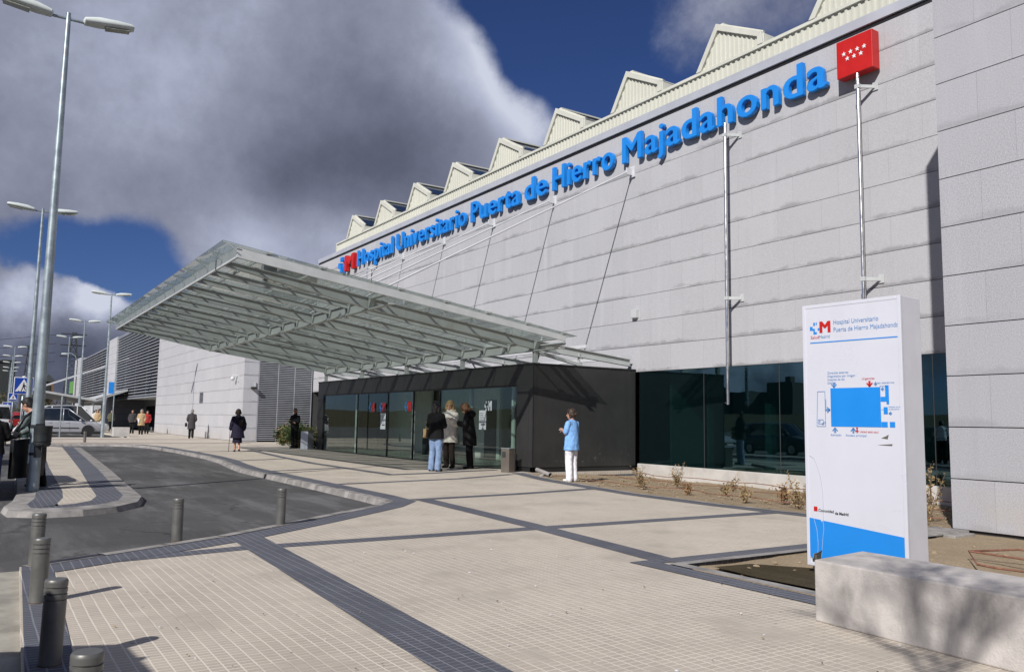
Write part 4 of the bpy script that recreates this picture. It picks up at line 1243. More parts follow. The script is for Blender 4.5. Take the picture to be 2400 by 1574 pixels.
class Body:
    def __init__(s, lean=0.0, head=(0,0,0), nod=0.0, hyaw=0.0, arms=None, legs=None, heel=0.0):
        """arms: {'L':(elbow,wrist)} in local metres; legs: {'L':(knee, ankle)}; facing +X, left is +Y"""
        s.J = J = {}
        ln = lambda x, y, z: V((x + lean*max(0, z-.9), y, z - .25*abs(lean)*max(0, z-.9)))
        J['pel'] = V((0,0,.95)); J['waist'] = ln(0,0,1.07); J['chest'] = ln(.005,0,1.26); J['neck'] = ln(-.01,0,1.43)
        J['head'] = ln(.015,0,1.59) + V(head)
        for k, sg in (('L', 1), ('R', -1)):
            J['sh'+k] = ln(-.01, sg*.175, 1.385)
            el, wr = (arms or {}).get(k, ((-.03, sg*.225, 1.11), (.03, sg*.235, .87)))
            J['el'+k] = ln(*el); J['wr'+k] = ln(*wr)
            J['hip'+k] = V((0, sg*.085, .93))
            kn, an = (legs or {}).get(k, ((.015, sg*.09, .49), (-.02, sg*.095, .085)))
            J['kn'+k] = V(kn); J['an'+k] = V(an)
        s.nod, s.hyaw, s.heel = nod, hyaw, heel
        s.HM = Matrix.Rotation(hyaw, 3, 'Z') @ Matrix.Rotation(nod, 3, 'Y')
    def hp(s, x, y, z): return s.J['head'] + s.HM @ V((x, y, z))
    def skin(s, hands=True):
        J = s.J; m = MB()
        m.ell(s.hp(-.012,0,.03), (.098,.078,.105), 16, 12, s.HM); m.ell(s.hp(.028,0,-.045), (.062,.058,.07), 14, 10, s.HM)
        cone(m, s.hp(.082,0,.012), .012, s.hp(.103,0,-.022), .016, 8)
        cone(m, s.hp(.075,0,-.065), .016, s.hp(.076,.0,-.066), .022, 8); cone(m, s.hp(.05,0,-.098), .026, s.hp(.052,0,-.1), .027, 8)
        for sg in (1, -1): m.ell(s.hp(-.008, sg*.08, 0), (.024,.012,.034), 8, 6, s.HM)
        cone(m, J['neck']-V((0,0,.05)), .056, s.hp(-.02,0,-.05), .052)
        m.ell(J['chest'], (.105,.155,.19), 16, 10); m.ell(J['waist'], (.095,.13,.16), 16, 10); m.ell(J['pel'], (.105,.155,.125), 16, 10)
        cone(m, J['shL']*.8+J['chest']*.2, .058, J['shR']*.8+J['chest']*.2, .058)
        for k, sg in (('L', 1), ('R', -1)):
            cone(m, J['sh'+k], .056, J['el'+k], .042); cone(m, J['el'+k], .042, J['wr'+k], .028)
            cone(m, J['hip'+k], .088, J['kn'+k], .056); cone(m, J['kn'+k], .055, J['an'+k], .038)
            a = J['an'+k]; cone(m, a+V((-.035,0,-.045)), .036, a+V((.13,sg*.02,-.055)), .03)
            d = (J['wr'+k]-J['el'+k]).normalized(); w = J['wr'+k]
            side = d.cross(V((0,0,1)));
            if side.length < .3: side = d.cross(V((1,0,0)))
            side.normalize(); up = side.cross(d)
            pc = w + d*.05
            q = Matrix((d, side, up)).transposed()
            m.ell(pc, (.052,.036,.017), 12, 8, q)
            if hands:
                for i, (o_, L) in enumerate(((-.028,.062),(-.010,.074),(.009,.070),(.027,.054))):
                    b0 = w + d*.088 + side*o_; b1 = b0 + d*L*.55 - up*.012; b2 = b1 + d*L*.35 - up*L*.4
                    cone(m, b0, .0088, b1, .0082, 8); cone(m, b1, .0082, b2, .007, 8)
                t0 = w + d*.025 + side*(-.032*sg); t1 = t0 + d*.045 + side*(-.022*sg) - up*.012
                cone(m, t0, .012, t1, .009, 8)
        return m
    # garments --------------------------------------------------------------
    def trousers(s, r=(.100,.075,.062), top=1.02, end=0.0):
        J = s.J; m = MB(); m.ell(J['pel'], (.122,.172,.13), 16, 10)
        for k in 'LR':
            a = J['an'+k] + (J['kn'+k]-J['an'+k])*end
            cone(m, J['hip'+k]-V((0,0,.01)), r[0], J['kn'+k], r[1]); cone(m, J['kn'+k], r[1], a-V((0,0,.02)), r[2])
        return m
    def shoes(s, h=.0):
        J = s.J; m = MB()
        for k, sg in (('L', 1), ('R', -1)):
            a = J['an'+k]; cone(m, a+V((-.035,0,-.042)), .042, a+V((.135,sg*.022,-.052)), .034); 
            m.ell(a+V((.05,sg*.01,-.062)), (.135,.048,.024), 12, 6)
        return m
    def top(s, hem=.82, infl=.022, sleeve=1.0, flare=.0, arm=.0, collar=0.0):
        J = s.J; m = MB(); i = infl
        m.ell(J['chest'], (.105+i,.155+i,.20+i), 18, 12); m.ell(J['waist'], (.10+i,.135+i,.17), 18, 10)
        cone(m, J['shL']*.72+J['chest']*.14+J['neck']*.14-V((0,0,.01)), .062+i*.5, J['shR']*.72+J['chest']*.14+J['neck']*.14-V((0,0,.01)), .062+i*.5)
        for k in 'LR': cone(m, J['neck']-V((0,0,.02)), .055+i*.4, J['sh'+k]-V((0,0,.02)), .054+i*.4)
        rings = []
        for t in (0, .35, .7, 1):
            z = J['chest'].z*(1-t)+hem*t; base = J['chest'].lerp(V((0,0,hem)), t)
            kx = .105+i+flare*t+.012*math.sin(t*3.1); ky = .158+i+flare*t*.9-.014*math.sin(t*3.1)
            rings.append([V((base.x+kx*math.cos(a), ky*math.sin(a), z)) for a in [2*math.pi*j/20 for j in range(20)]])
        m.loft(rings)
        for k in 'LR':
            e = J['el'+k]; w = J['wr'+k]
            if sleeve <= .5:
                cone(m, J['sh'+k]-V((0,0,.01)), .056+i*.5, J['sh'+k].lerp(e, sleeve*2), .058+i*.5)
            else:
                cone(m, J['sh'+k]-V((0,0,.015)), .052+i*.45+arm*.6, e, .050+i*.4+arm*.8); cone(m, e, .052+i*.4+arm, e.lerp(w, sleeve*2-1.04), .042+i*.3+arm)
        if collar: cone(m, J['neck']-V((0,0,.03)), .075+collar, J['neck']+V((.0,0,.03)), .07+collar)
        return m
    def hair(s, length=.0, vol=.0, bun=False, pony=False, cap=False):
        m = MB(); h = s.hp
        m.ell(h(-.028,0,.045), (.098+vol,.088+vol,.098+vol), 16, 10, s.HM)
        m.ell(h(.035,0,.098), (.05,.07,.032), 12, 8, s.HM)
        m.ell(h(-.06,0,-.015), (.062+vol*.6,.082+vol,.085+vol*.5), 14, 8, s.HM)
        if length:
            for sg in (1, -1): cone(m, h(-.01, sg*(.078+vol*.6), .02), .028+vol*.4, h(-.02, sg*(.075+vol*.5), -length), .032+vol*.4)
            cone(m, h(-.065,0,-.02), .06+vol*.5, h(-.07,0,-length), .055+vol*.4)
        if bun: m.ell(h(-.125,0,-.01), (.05,.045,.04), 10, 8, s.HM)
        if pony: cone(m, h(-.12,0,.02), .03, h(-.15,0,-.10), .018)
        return m
    def eyes(s):
        m = MB()
        for sg in (1, -1): m.ell(s.hp(.074, sg*.033, .012), (.012,.014,.008), 8, 6, s.HM)
        return m
    def mouth(s):
        m = MB(); m.ell(s.hp(.088,0,-.064), (.008,.022,.006), 8, 6, s.HM); return m

def person(loc, face, H, label, body, parts, group=None, voxel=.011, hands=True):
    """loc on the ground, face = heading in degrees, H = standing height"""
    e = empty('person', loc, label, 'person', group, rz=R(face)); k = H/1.70
    e.scale = (k, k, k)
    me = remesh(body.skin(hands), voxel*.8 if hands else voxel); me.materials.append(SK)
    o = bpy.data.objects.new('body', me); COL.objects.link(o); o.parent = e
    for name, mb, mt in parts:
        fuse = name not in ('eyes', 'mouth', 'sunglasses', 'cane', 'bag_strap', 'cigarette', 'shirt_collar')
        if fuse:
            me = remesh(mb, voxel, 3)
        else:
            me = mb.mesh(name); bm = bmesh.new(); bm.from_mesh(me); bmesh.ops.recalc_face_normals(bm, faces=bm.faces); bm.to_mesh(me); bm.free()
        if fuse:
            kx = 1.0 if name == 'hair' else .55; am = .006 if name == 'hair' else .009
            nn = [v.normal.copy() for v in me.vertices]
            for v, q in zip(me.vertices, nn):
                c = v.co; f_ = noise.noise(V((c.x*11, c.y*11, c.z*(30 if name == 'hair' else 7)*kx+H*9))) + .6*noise.noise(V((c.x*22+5, c.y*22, c.z*12)))
                v.co = c + q*(am*f_)
        me.materials.append(mt); me.name = name
        o = bpy.data.objects.new(name, me); COL.objects.link(o); o.parent = e
    return e

def one(fn):
    m = MB(); fn(m); return m
EYE = mat('eye', (.02,.015,.012), .3); LIP = mat('lips', (.30,.09,.08), .5); SHADE = mat('sunglass', (.008,.008,.01), .1)
C_ = dict(tunic=cloth('blue_tunic', (.20,.40,.74)), white=cloth('white_cotton', (.76,.76,.80)), shoe_w=cloth('white_leather', (.70,.69,.66), .5),
    black=cloth('black_wool', (.006,.006,.007)), black2=cloth('black_quilt', (.007,.007,.0075), .6), jeans=cloth('light_denim', (.19,.27,.42)), djeans=cloth('dark_denim', (.03,.045,.10)),
    cream=cloth('cream_parka', (.70,.66,.58)), brown=cloth('dark_brown_trousers', (.030,.022,.018)), shoe=cloth('dark_shoe', (.012,.011,.011), .4), navy=cloth('navy_coat', (.014,.012,.028)),
    greyc=cloth('dark_grey_coat', (.050,.047,.050)), camel=cloth('beige_coat', (.42,.30,.17)), red=cloth('red_jacket', (.35,.03,.03)), tan=cloth('tan_bag', (.45,.31,.16), .5), fur=cloth('fur_trim', (.55,.46,.34)),
    green=cloth('olive_jacket', (.10,.10,.06)), skinleg=mat('stocking', (.42,.30,.20), .6))

# nurse in blue tunic, looking along the wall, cigarette in hand
b = Body(arms={'L':((.04,.21,1.14),(.20,.10,1.22)), 'R':((.02,-.215,1.12),(.24,-.12,1.17))}, hyaw=R(12), nod=R(6), head=(.02,0,0), legs={'L':((.02,.085,.49),(-.01,.10,.085)),'R':((.01,-.08,.49),(-.03,-.075,.085))})
w = b.J['wrR']; d = (w-b.J['elR']).normalized()
person((-15.96,12.2,0), 148+50, 1.735, 'woman in a pale blue tunic and white trousers, cigarette in hand, by the planter', b, [
    ('hair', b.hair(.05,.008,bun=True), HAIR['brown']), ('tunic', b.top(.74,.024,.42,.045), C_['tunic']), ('trousers', b.trousers((.112,.092,.085)), C_['white']), ('shoes', b.shoes(), C_['shoe_w']),
    ('tunic_pocket', one(lambda m: m.obox((.10,-.13,.86),(.06,.15,.20), Matrix.Rotation(R(-40),3,'Z'))), C_['tunic']),
    ('eyes', b.eyes(), EYE), ('mouth', b.mouth(), LIP), ('cigarette', one(lambda m: m.tube([w+d*.11, w+d*.19+V((0,0,.005))], .0045, 6)), C_['white'])], voxel=.009)

# three women at the door
b = Body(arms={'L':((.02,.225,1.14),(.21,.12,1.13)), 'R':((.01,-.225,1.13),(.20,-.12,1.14))}, hyaw=R(-15), legs={'L':((.02,.10,.49),(-.01,.115,.085)),'R':((.01,-.09,.49),(-.02,-.085,.085))})
person((-20.55,10.9,0), 120, 1.93, 'woman in black jacket and light jeans seen from behind, tan bag on arm', b, [
    ('hair', b.hair(.13,.012), HAIR['black']), ('jacket', b.top(.80,.030,1.0,.035,.012,.012), C_['black']), ('jeans', b.trousers((.112,.080,.078)), C_['jeans']), ('shoes', b.shoes(), C_['shoe']),
    ('handbag', one(lambda m: m.obox((.06,.30,.93),(.26,.09,.22))), C_['tan']), ('bag_strap', one(lambda m: m.tube([(-.04,.28,1.03),(-.02,.27,1.22),(.06,.27,1.26),(.12,.28,1.2),(.16,.29,1.03)], .012, 6)), C_['tan'])], voxel=.010, hands=True)
b = Body(arms={'L':((.02,.225,1.13),(.19,.16,1.24)), 'R':((.0,-.225,1.12),(.14,-.16,1.02))}, hyaw=R(20), legs={'L':((.03,.095,.49),(.0,.115,.085)),'R':((.0,-.09,.49),(-.04,-.10,.085))})
person((-21.85,12.05,0), -62, 1.985, 'blonde woman in a long cream hooded parka facing the camera between two women in black', b, [
    ('hair', b.hair(.09,.02), HAIR['blonde']), ('parka', b.top(.66,.034,1.0,.055,.016,.03), C_['cream']), ('hood', one(lambda m: m.ell(b.J['neck']+V((-.06,0,.02)), (.13,.15,.09), 14, 8)), C_['fur']),
    ('trousers', b.trousers((.098,.075,.068)), C_['brown']), ('shoes', b.shoes(), C_['shoe']), ('eyes', b.eyes(), EYE), ('mouth', b.mouth(), LIP)], voxel=.010)
b = Body(lean=.12, arms={'L':((.05,.215,1.14),(.26,.05,1.17)), 'R':((.05,-.215,1.14),(.26,-.05,1.17))}, nod=R(38), head=(.05,0,-.03), hyaw=R(-10))
person((-21.3,12.45,0), -135, 1.96, 'woman in a black knee-length parka with auburn hair, head bowed over her hands', b, [
    ('hair', b.hair(.10,.024), HAIR['auburn']), ('coat', b.top(.60,.036,1.0,.04,.018,.025), C_['black2']), ('hood', one(lambda m: m.ell(b.J['neck']+V((-.09,0,.0)), (.11,.15,.10), 14, 8)), C_['black2']),
    ('trousers', b.trousers((.096,.072,.062)), C_['black']), ('shoes', b.shoes(), C_['shoe']), ('eyes', b.eyes(), EYE), ('mouth', b.mouth(), LIP)], voxel=.010)
# guard with folded arms
b = Body(arms={'L':((.03,.235,1.14),(.16,-.05,1.17)), 'R':((.03,-.235,1.14),(.15,.06,1.12))}, hyaw=R(22))
person((-38.2,12.7,0), -62, 1.86, 'guard in black uniform and sunglasses standing arms folded in front of the shrubs', b, [
    ('hair', b.hair(.0,.0), HAIR['black']), ('jacket', b.top(.86,.03,1.0,.02,.012,.008), C_['black']), ('trousers', b.trousers((.105,.082,.072)), C_['black']), ('shoes', b.shoes(), C_['shoe']),
    ('sunglasses', one(lambda m: [m.ell(b.hp(.080,sg*.034,.014),(.014,.026,.018),10,6,b.HM) for sg in (1,-1)]), SHADE), ('mouth', b.mouth(), LIP)], voxel=.012)
# woman with cane walking away
b = Body(lean=.06, arms={'L':((-.04,.24,1.12),(.02,.27,.92)), 'R':((-.06,-.25,1.12),(.0,-.25,.92))}, legs={'L':((.04,.08,.48),(.05,.085,.085)),'R':((.03,-.07,.49),(-.10,-.075,.11))}, head=(.03,0,-.01))
def skirt(b, z0, z1, r0, r1):
    m = MB(); m.loft([[V((r*.85*math.cos(a), r*math.sin(a), z)) for a in [2*math.pi*j/20 for j in range(20)]] for z, r in ((z0, r0),((z0+z1)/2,(r0+r1)/2),(z1, r1))]); return m
person((-34.7,9.13,0), 168, 1.74, 'elderly woman in a long dark navy coat and skirt walking away with a cane', b, [
    ('hair', b.hair(.04,.022), HAIR['brown']), ('coat', b.top(.55,.04,1.0,.10,.02,.01), C_['navy']), ('skirt', skirt(b,.95,.36,.15,.19), C_['navy']), ('shoes', b.shoes(), C_['shoe']),
    ('shoulder_bag', one(lambda m: m.obox((-.16,-.10,1.16),(.09,.16,.24))), C_['brown']),
    ('cane', one(lambda m: (m.tube([(.05,.29,.88),(.12,.31,.0)], .010, 8), m.tube([(-.01,.28,.88),(.05,.29,.90),(.10,.30,.87)], .012, 8))), C_['shoe'])], voxel=.012, hands=False)
# grey coat walking away along the wing
b = Body(arms={'L':((-.02,.23,1.13),(.10,.18,1.0)), 'R':((-.02,-.23,1.13),(.10,-.18,1.0))}, legs={'L':((.06,.08,.49),(.05,.085,.085)),'R':((.0,-.08,.49),(-.12,-.08,.11))})
person((-55.9,11.75,0), 172, 1.87, 'woman in a dark grey coat carrying a black bag, walking along the wing wall', b, [
    ('hair', b.hair(.03,.0), HAIR['grey']), ('coat', b.top(.55,.036,1.0,.045,.016,.01), C_['greyc']), ('trousers', b.trousers(), C_['black']), ('shoes', b.shoes(), C_['shoe']),
    ('handbag', one(lambda m: m.obox((.02,.30,.80),(.34,.11,.22))), C_['black'])], voxel=.014, hands=False)
# group under the far louvres
def walker(loc, face, H, label, mt, hairc, hem=.62, long=True, leg='black', group=None, vx=.018, bag=None):
    b = Body(arms={'L':((-.02,.23,1.12),(.09,.20,.95)), 'R':((-.02,-.23,1.12),(.10,-.20,.97))}, legs={'L':((.05,.08,.49),(.04,.085,.085)),'R':((.0,-.08,.49),(-.08,-.08,.09))})
    ps = [('hair', b.hair(.04,.01), HAIR[hairc]), ('coat', b.top(hem,.036,1.0,.045,.016,.01), C_[mt]), ('trousers', b.trousers(), C_[leg]), ('shoes', b.shoes(), C_['shoe'])]
    if bag: ps.append(('shopping_bag', one(lambda m: m.obox((.12,-.16,.95),(.16,.10,.30))), C_[bag]))
    return person(loc, face, H, label, b, ps, group, vx, False)
walker((-66.9,10.45,0), -10, 1.86, 'woman in a beige coat with a white bag walking towards the camera', 'camel', 'grey', bag='white')
walker((-70.5,10.35,0), -12, 1.85, 'person in dark clothes walking just left of the beige-coated woman', 'greyc', 'brown', .8)
walker((-69.4,11.25,0), -5, 1.80, 'person in a red jacket half hidden behind the beige-coated woman', 'red', 'brown', .82)
GP = 'people at the far entrance'
for (x, y, f, mt, hc, lb) in ((-84,9.2,20,'cream','brown','person in a pale coat in the far crowd by the louvred bay'),(-86,8.6,200,'red','black','person in a red top in the far crowd under the small canopy'),
        (-90,8.0,90,'black','black','person in black in the far crowd under the small canopy'),(-80.5,9.0,-30,'camel','blonde','person in a yellowish jacket right of the far crowd'),
        (-79,9.9,10,'green','black','person in dark olive at the right end of the far crowd'),(-95,7.3,40,'navy','brown','person in navy at the left end of the far crowd')):
    walker((x,y,0), f, 1.85, lb, mt, hc, .8, group=GP, vx=.03)
# man in a white shirt bending by the open car door
b = Body(lean=.28, arms={'L':((.14,.22,1.16),(.34,.14,1.05)), 'R':((.12,-.22,1.15),(.36,-.12,1.02))}, nod=R(28), head=(.07,0,-.02), legs={'L':((.03,.10,.49),(-.02,.11,.085)),'R':((.02,-.09,.49),(-.06,-.10,.085))})
person((-18.55,1.08,0.012), 238, 1.76, 'dark-haired man in a white shirt bending towards the open car door behind the lamp post', b, [
    ('hair', b.hair(.0,.008), HAIR['black']), ('shirt', b.top(.90,.022,1.0,.01,.008), C_['white']), ('trousers', b.trousers((.10,.08,.075)), C_['black']), ('shoes', b.shoes(), C_['shoe']), ('eyes', b.eyes(), EYE), ('mouth', b.mouth(), LIP)], voxel=.011)
# second person behind the car door
b = Body(lean=.10, arms={'L':((.05,.23,1.13),(.22,.16,1.1)), 'R':((.05,-.23,1.13),(.2,-.16,1.1))})
person((-17.3,.30,0.012), 170, 1.50, 'person in dark top and blue jeans behind the open car door at the left edge', b, [
    ('hair', b.hair(.05,.01), HAIR['black']), ('jacket', b.top(.78,.03,1.0,.02,.01), C_['black']), ('jeans', b.trousers(), C_['djeans']), ('shoes', b.shoes(), C_['shoe'])], voxel=.012)
# ------------------------------------------------------------------ plants
def leaf(mb, p, s, rng):
    a = V((rng.gauss(0,1), rng.gauss(0,1), rng.gauss(0,1))).normalized(); b = a.orthogonal().normalized(); b.rotate(Matrix.Rotation(rng.uniform(0,6.28), 3, a))
    t = b*s; n = a*s*.42
    mb.poly([p-t*.5, p+n*.5-t*.05, p+t*.5, p-n*.5-t*.05])
def shrub(x, y, r, h, n, ls, label, mts, seed, group, z0=0.0):
    rng = random.Random(seed)
    e = empty('shrub', (x,y,z0), label, 'shrub', group)
    st = MB(); lf = MB()
    for k in range(9):
        a = rng.uniform(0,6.28); tip = V((x+math.cos(a)*r*rng.uniform(.2,.8), y+math.sin(a)*r*rng.uniform(.2,.8), z0+h*rng.uniform(.6,1)))
        mid = V((x,y,z0)).lerp(tip,.5)+V((rng.uniform(-.05,.05),rng.uniform(-.05,.05),0)); st.tube([(x,y,z0-.05),mid,tip],[.012,.009,.004],5)
        for j in range(n//4):
            t = rng.uniform(.25,1.05); c = V((x,y,z0)).lerp(tip, t)
            lf.cur = 0 if rng.random() < .7 else 1
            leaf(lf, c+V((rng.gauss(0,r*.26),rng.gauss(0,r*.26),rng.gauss(0,h*.09))), ls*rng.uniform(.6,1.3), rng)
    st.build('stem', M['stem'], e); lf.build('foliage', mts, e, fix=False)
    return e
def dry_plant(x, y, h, label, red=False, seed=0, z0=-.03, n=60):
    z0 = .02 - .17*min(1, max(0, y-edge_y(x))/4.5)
    rng = random.Random(seed); e = empty('dry_plant', (x,y,z0), label, 'plant', 'half-dry plants in the planter')
    st = MB(); lf = MB(); r = h*.5
    for k in range(11):
        a = rng.uniform(0,6.28); q = rng.random()
        tip = V((x+math.cos(a)*r*q, y+math.sin(a)*r*q, z0+h*rng.uniform(.45,1)*(1.35 if k == 0 else 1)))
        mid = V((x,y,z0)).lerp(tip,.55)+V((rng.gauss(0,.03),rng.gauss(0,.03),0)); st.tube([(x,y,z0-.03),mid,tip],[.007,.005,.0025],4)
        for j in range(n//11):
            c = V((x,y,z0)).lerp(tip, rng.uniform(.3,1.02)); leaf(lf, c+V((rng.gauss(0,.035),rng.gauss(0,.035),rng.gauss(0,.03))), rng.uniform(.035,.075), rng)
    st.build('stem', M['stem'], e); lf.build('foliage', M['leaf_red' if red else 'leaf_dry'], e, fix=False)
GS = 'evergreen shrubs by the entrance'
shrub(-41.9,13.35,.42,1.0,800,.14,'small shrub at the foot of the louvred return wall',[M['leaf'],M['leaf_dry']],1,GS)
shrub(-39.6,13.3,.66,1.2,1800,.14,'largest leafy shrub, between the wing corner and the guard',[M['leaf'],M['leaf']],2,GS)
shrub(-37.9,13.5,.45,1.0,800,.14,'shrub directly behind the guard',[M['leaf'],M['leaf_dry']],3,GS)
shrub(-37.0,13.55,.40,1.0,700,.14,'shrub hemmed in between the grey box bin and the pavilion',[M['leaf'],M['leaf_dry']],4,GS)
shrub(-38.5,13.1,.36,.38,260,.10,'low dried brown shrub beside the guard\'s feet',[M['leaf_dry'],M['leaf_red']],5,GS)
DP = [(-13.85,12.55,.46,0,'tall straggly dry plant at the left end of the planter'),(-14.4,14.2,.50,0,'thin upright dry plant close to the plinth on the left'),(-12.3,12.45,.32,1,'reddish dry plant near the kerb, left of the middle'),
      (-13.3,14.9,.32,0,'tiny dry twig right against the plinth'),(-11.95,13.2,.30,0,'small dry plant in the middle of the planter'),(-10.66,12.25,.30,0,'pale reddish dry plant beside the kerb, right of the middle'),
      (-10.45,13.1,.40,1,'bushy reddish dry plant in front of the plinth'),(-9.5,12.3,.48,0,'dry plant partly hidden by the left edge of the totem'),(-7.4,12.8,.85,0,'tallest dry plant, right of the totem'),(-6.95,11.85,.36,0,'low dry plant by the concrete slab right of the totem')]
for i, (x, y, h, rd, lb) in enumerate(DP): dry_plant(x, y, h, lb, bool(rd), 20+i, n=330 if h > .36 else 170)

def bare_tree(x, y, h, label, seed, cat='tree', trunk=.09, levels=4, group=None, spread=.55, leaves=0, lm=None, clear=.45, blen=0):
    rng = random.Random(seed); e = empty('tree', (x,y,-.12), label, cat, group)
    tr = MB(); br = MB(); lf = MB(); tips = []
    def grow(p, d, L, r, k):
        q = p + d*L*.5 + V((rng.gauss(0,.03),rng.gauss(0,.03),0))*L; t = p + d*L
        (tr if k == 0 else br).tube([p,q,t],[r,r*.85,r*.68],7 if k < 2 else 4)
        if k >= levels: tips.append(t); return
        for i in range(3 if k else 4):
            nd = (d + V((rng.gauss(0,spread),rng.gauss(0,spread),rng.gauss(.1,spread*.6)))).normalized()
            grow(t, nd, (L*rng.uniform(.58,.8) if k or not blen else blen*rng.uniform(.7,1)), r*.62, k+1)
    grow(V((x,y,-.14)), V((0,0,1)), h*clear, trunk, 0)
    tr.build('trunk', M['bark'], e, smooth=True); br.build('limbs', M['bark'], e)
    if leaves:
        for t in tips:
            for j in range(leaves): leaf(lf, t+V((rng.gauss(0,.35),rng.gauss(0,.35),rng.gauss(0,.3)))*(h/6), rng.uniform(.12,.3)*h/6, rng)
        lf.build('crown', lm, e, fix=False)
    return e
bare_tree(1.75,-2.6,7.4,'bare young tree standing behind the viewpoint, its shadow falling on the bench',3,trunk=.06,levels=4,clear=.76,spread=.42,blen=.95)
TG = 'scrubby trees on the far bank'
rng = random.Random(11)
for k in range(26):
    d = rng.uniform(150,230); y = rng.uniform(3.5,26) if k % 2 else rng.uniform(-8,12)
    bare_tree(-d, y, rng.uniform(4,7.5), 'leafless brown scrub tree on the far bank beyond the lamp posts', 40+k, group=TG, levels=3, leaves=10, lm=M['leaf' if k % 3 else 'stem'], clear=.3, trunk=.12)

# ------------------------------------------------------------------ cars
TYRE = mat('tyre_rubber', (.012,.012,.012), .85); RIM = mat('alloy_rim', (.55,.55,.56), .35, .3); CGLASS = mat('car_glass', (.012,.016,.018), .06, 0, .8, var=.2, coat=.5)
LENS = mat('headlight_lens', (.35,.36,.37), .12, .2, coat=.8); TAIL = mat('tail_light', (.32,.01,.008), .2, coat=.6); TRIM = mat('car_trim', (.015,.015,.016), .6); PLATE = mat('number_plate', (.65,.65,.62), .5)
def paint(n, c, metal=.3): return mat(n, c, .32, metal, .5, var=.05, scale=1.2, coat=.7)
def car(loc, rz, label, col, L=4.5, W=1.86, H=1.66, kind='mpv', group=None, open_door=False):
    """parked car; local +X forward, origin on the ground under the middle"""
    e = empty('parked_car', loc, label, 'car', group, rz=R(rz)); h = L/2; hw = W/2
    if kind == 'mpv':
        prof = [(-h,.34,.98,.80),(-h+.10,.26,1.02,.94),(-h+.6,.22,1.03,1.0),(0,.20,1.02,1.0),(h-1.25,.20,.99,.99),(h-.75,.21,.95,.96),(h-.25,.24,.84,.86),(h,.30,.66,.66)]
        gh = [(-h+.10,1.0,H*.90,.70),(-h+.45,1.02,H*.975,.74),(-.3,1.02,H,.76),(.35,1.01,H*.985,.75),(h-1.05,.98,1.03,.70)]
    else:
        prof = [(-h,.36,.90,.78),(-h+.12,.27,.98,.92),(-h+.7,.22,.99,1.0),(0,.20,.97,1.0),(h-1.5,.20,.94,.98),(h-.9,.21,.90,.95),(h-.3,.24,.78,.86),(h,.30,.60,.66)]
        gh = [(-h+.18,.96,H*.80,.64),(-h+.7,.98,H*.97,.70),(-.35,.98,H,.72),(.15,.97,H*.98,.71),(h-1.35,.94,.99,.66)]
    m = MB(); rings = []
    for x, zb, zt, wk in prof:
        w = hw*wk; zm = zb+(zt-zb)*.5
        pts = [(w*.80,zb),(w*.96,zb+.05),(w,zm),(w*.985,zt-.10),(w*.90,zt-.01),(w*.45,zt+.025),(0,zt+.035)]
        ring = [V((x,y,z)) for y, z in pts] + [V((x,-y,z)) for y, z in reversed(pts[:-1])]
        rings.append(ring)
    m.loft(rings); bd_ = m.build('body', col, e, smooth=True, auto=32, local=True)
    m = MB(); rings = []
    for x, zb, zt, wk in gh:
        w0 = hw*.90; w1 = hw*wk; zt = max(zt, zb+.03)
        pts = [(w0,zb-.04),(w0*.5+w1*.5,zb+(zt-zb)*.5),(w1,zt-.05),(w1*.85,zt-.012),(0,zt)]
        rings.append([V((x,y,z)) for y, z in pts]+[V((x,-y,z)) for y, z in reversed(pts[:-1])])
    m.loft(rings); m.build('window', CGLASS, e, smooth=True, auto=30, local=True)
    m = MB(); rr = []
    for x, zb, zt, wk in gh[:-1]:
        w1 = hw*wk; rr.append([V((x,w1*1.005,zt-.06)),V((x,w1*.86,zt-.004)),V((x,0,zt+.012)),V((x,-w1*.86,zt-.004)),V((x,-w1*1.005,zt-.06)),V((x,0,zt-.05))])
    m.loft(rr); m.build('roof', col, e, smooth=True, auto=40, local=True)
    for sg in (1, -1):
        def at(i, t):
            x, zb, zt, wk = gh[i]; return V((x, sg*(hw*.90+(hw*wk-hw*.90)*t+.006), zb-.03+(zt-.05-zb+.03)*t))
        for pts_, r_ in (([at(4,0)+V((.02,0,0)), at(3,1)], .035), ([at(0,0),at(0,1),at(1,1)], .05), ([(at(2,0)+at(3,0))*.5,(at(2,1)+at(3,1))*.5], .035), ([at(1,0)+V((.35,0,0)),at(1,1)+V((.25,0,.01))], .04)):
            m = MB(); m.tube(pts_, r_, 6); m.build('pillar', col, e, smooth=True, local=True)
    wr = .335
    for sx in (h-.92, -h+.85):
        for sg in (1, -1):
            y = sg*(hw-.10)
            m = MB(); m.lathe([(wr+.06,-.06),(wr+.06,.0)], c=(sx,sg*(hw-.035),wr+.01), n=28, axis='y'); m.build('wheel_arch', TRIM, e, local=True)
            m = MB(); prof_ = [(wr*.62,-.09),(wr*.95,-.10),(wr,-.06),(wr,.06),(wr*.95,.10),(wr*.62,.09)]
            m.lathe(prof_, c=(sx,y,wr), n=28, axis='y'); ty = m.build('wheel', TYRE, e, smooth=True, auto=40, local=True)
            m = MB(); yo = y+sg*.095
            m.lathe([(wr*.62,-.012),(wr*.62,.008),(wr*.53,.008),(wr*.53,-.012)], c=(sx,yo,wr), n=28, axis='y'); m.lathe([(wr*.56,-.012),(wr*.56,-.004)], c=(sx,yo,wr), n=28, axis='y')
            for k in range(5):
                a = k*2*math.pi/5; m.bar((sx,yo,wr),(sx+wr*.56*math.cos(a),yo,wr+wr*.56*math.sin(a)),.055,.02,up=(0,1,0))
            m.build('rim', RIM, ty, local=True)
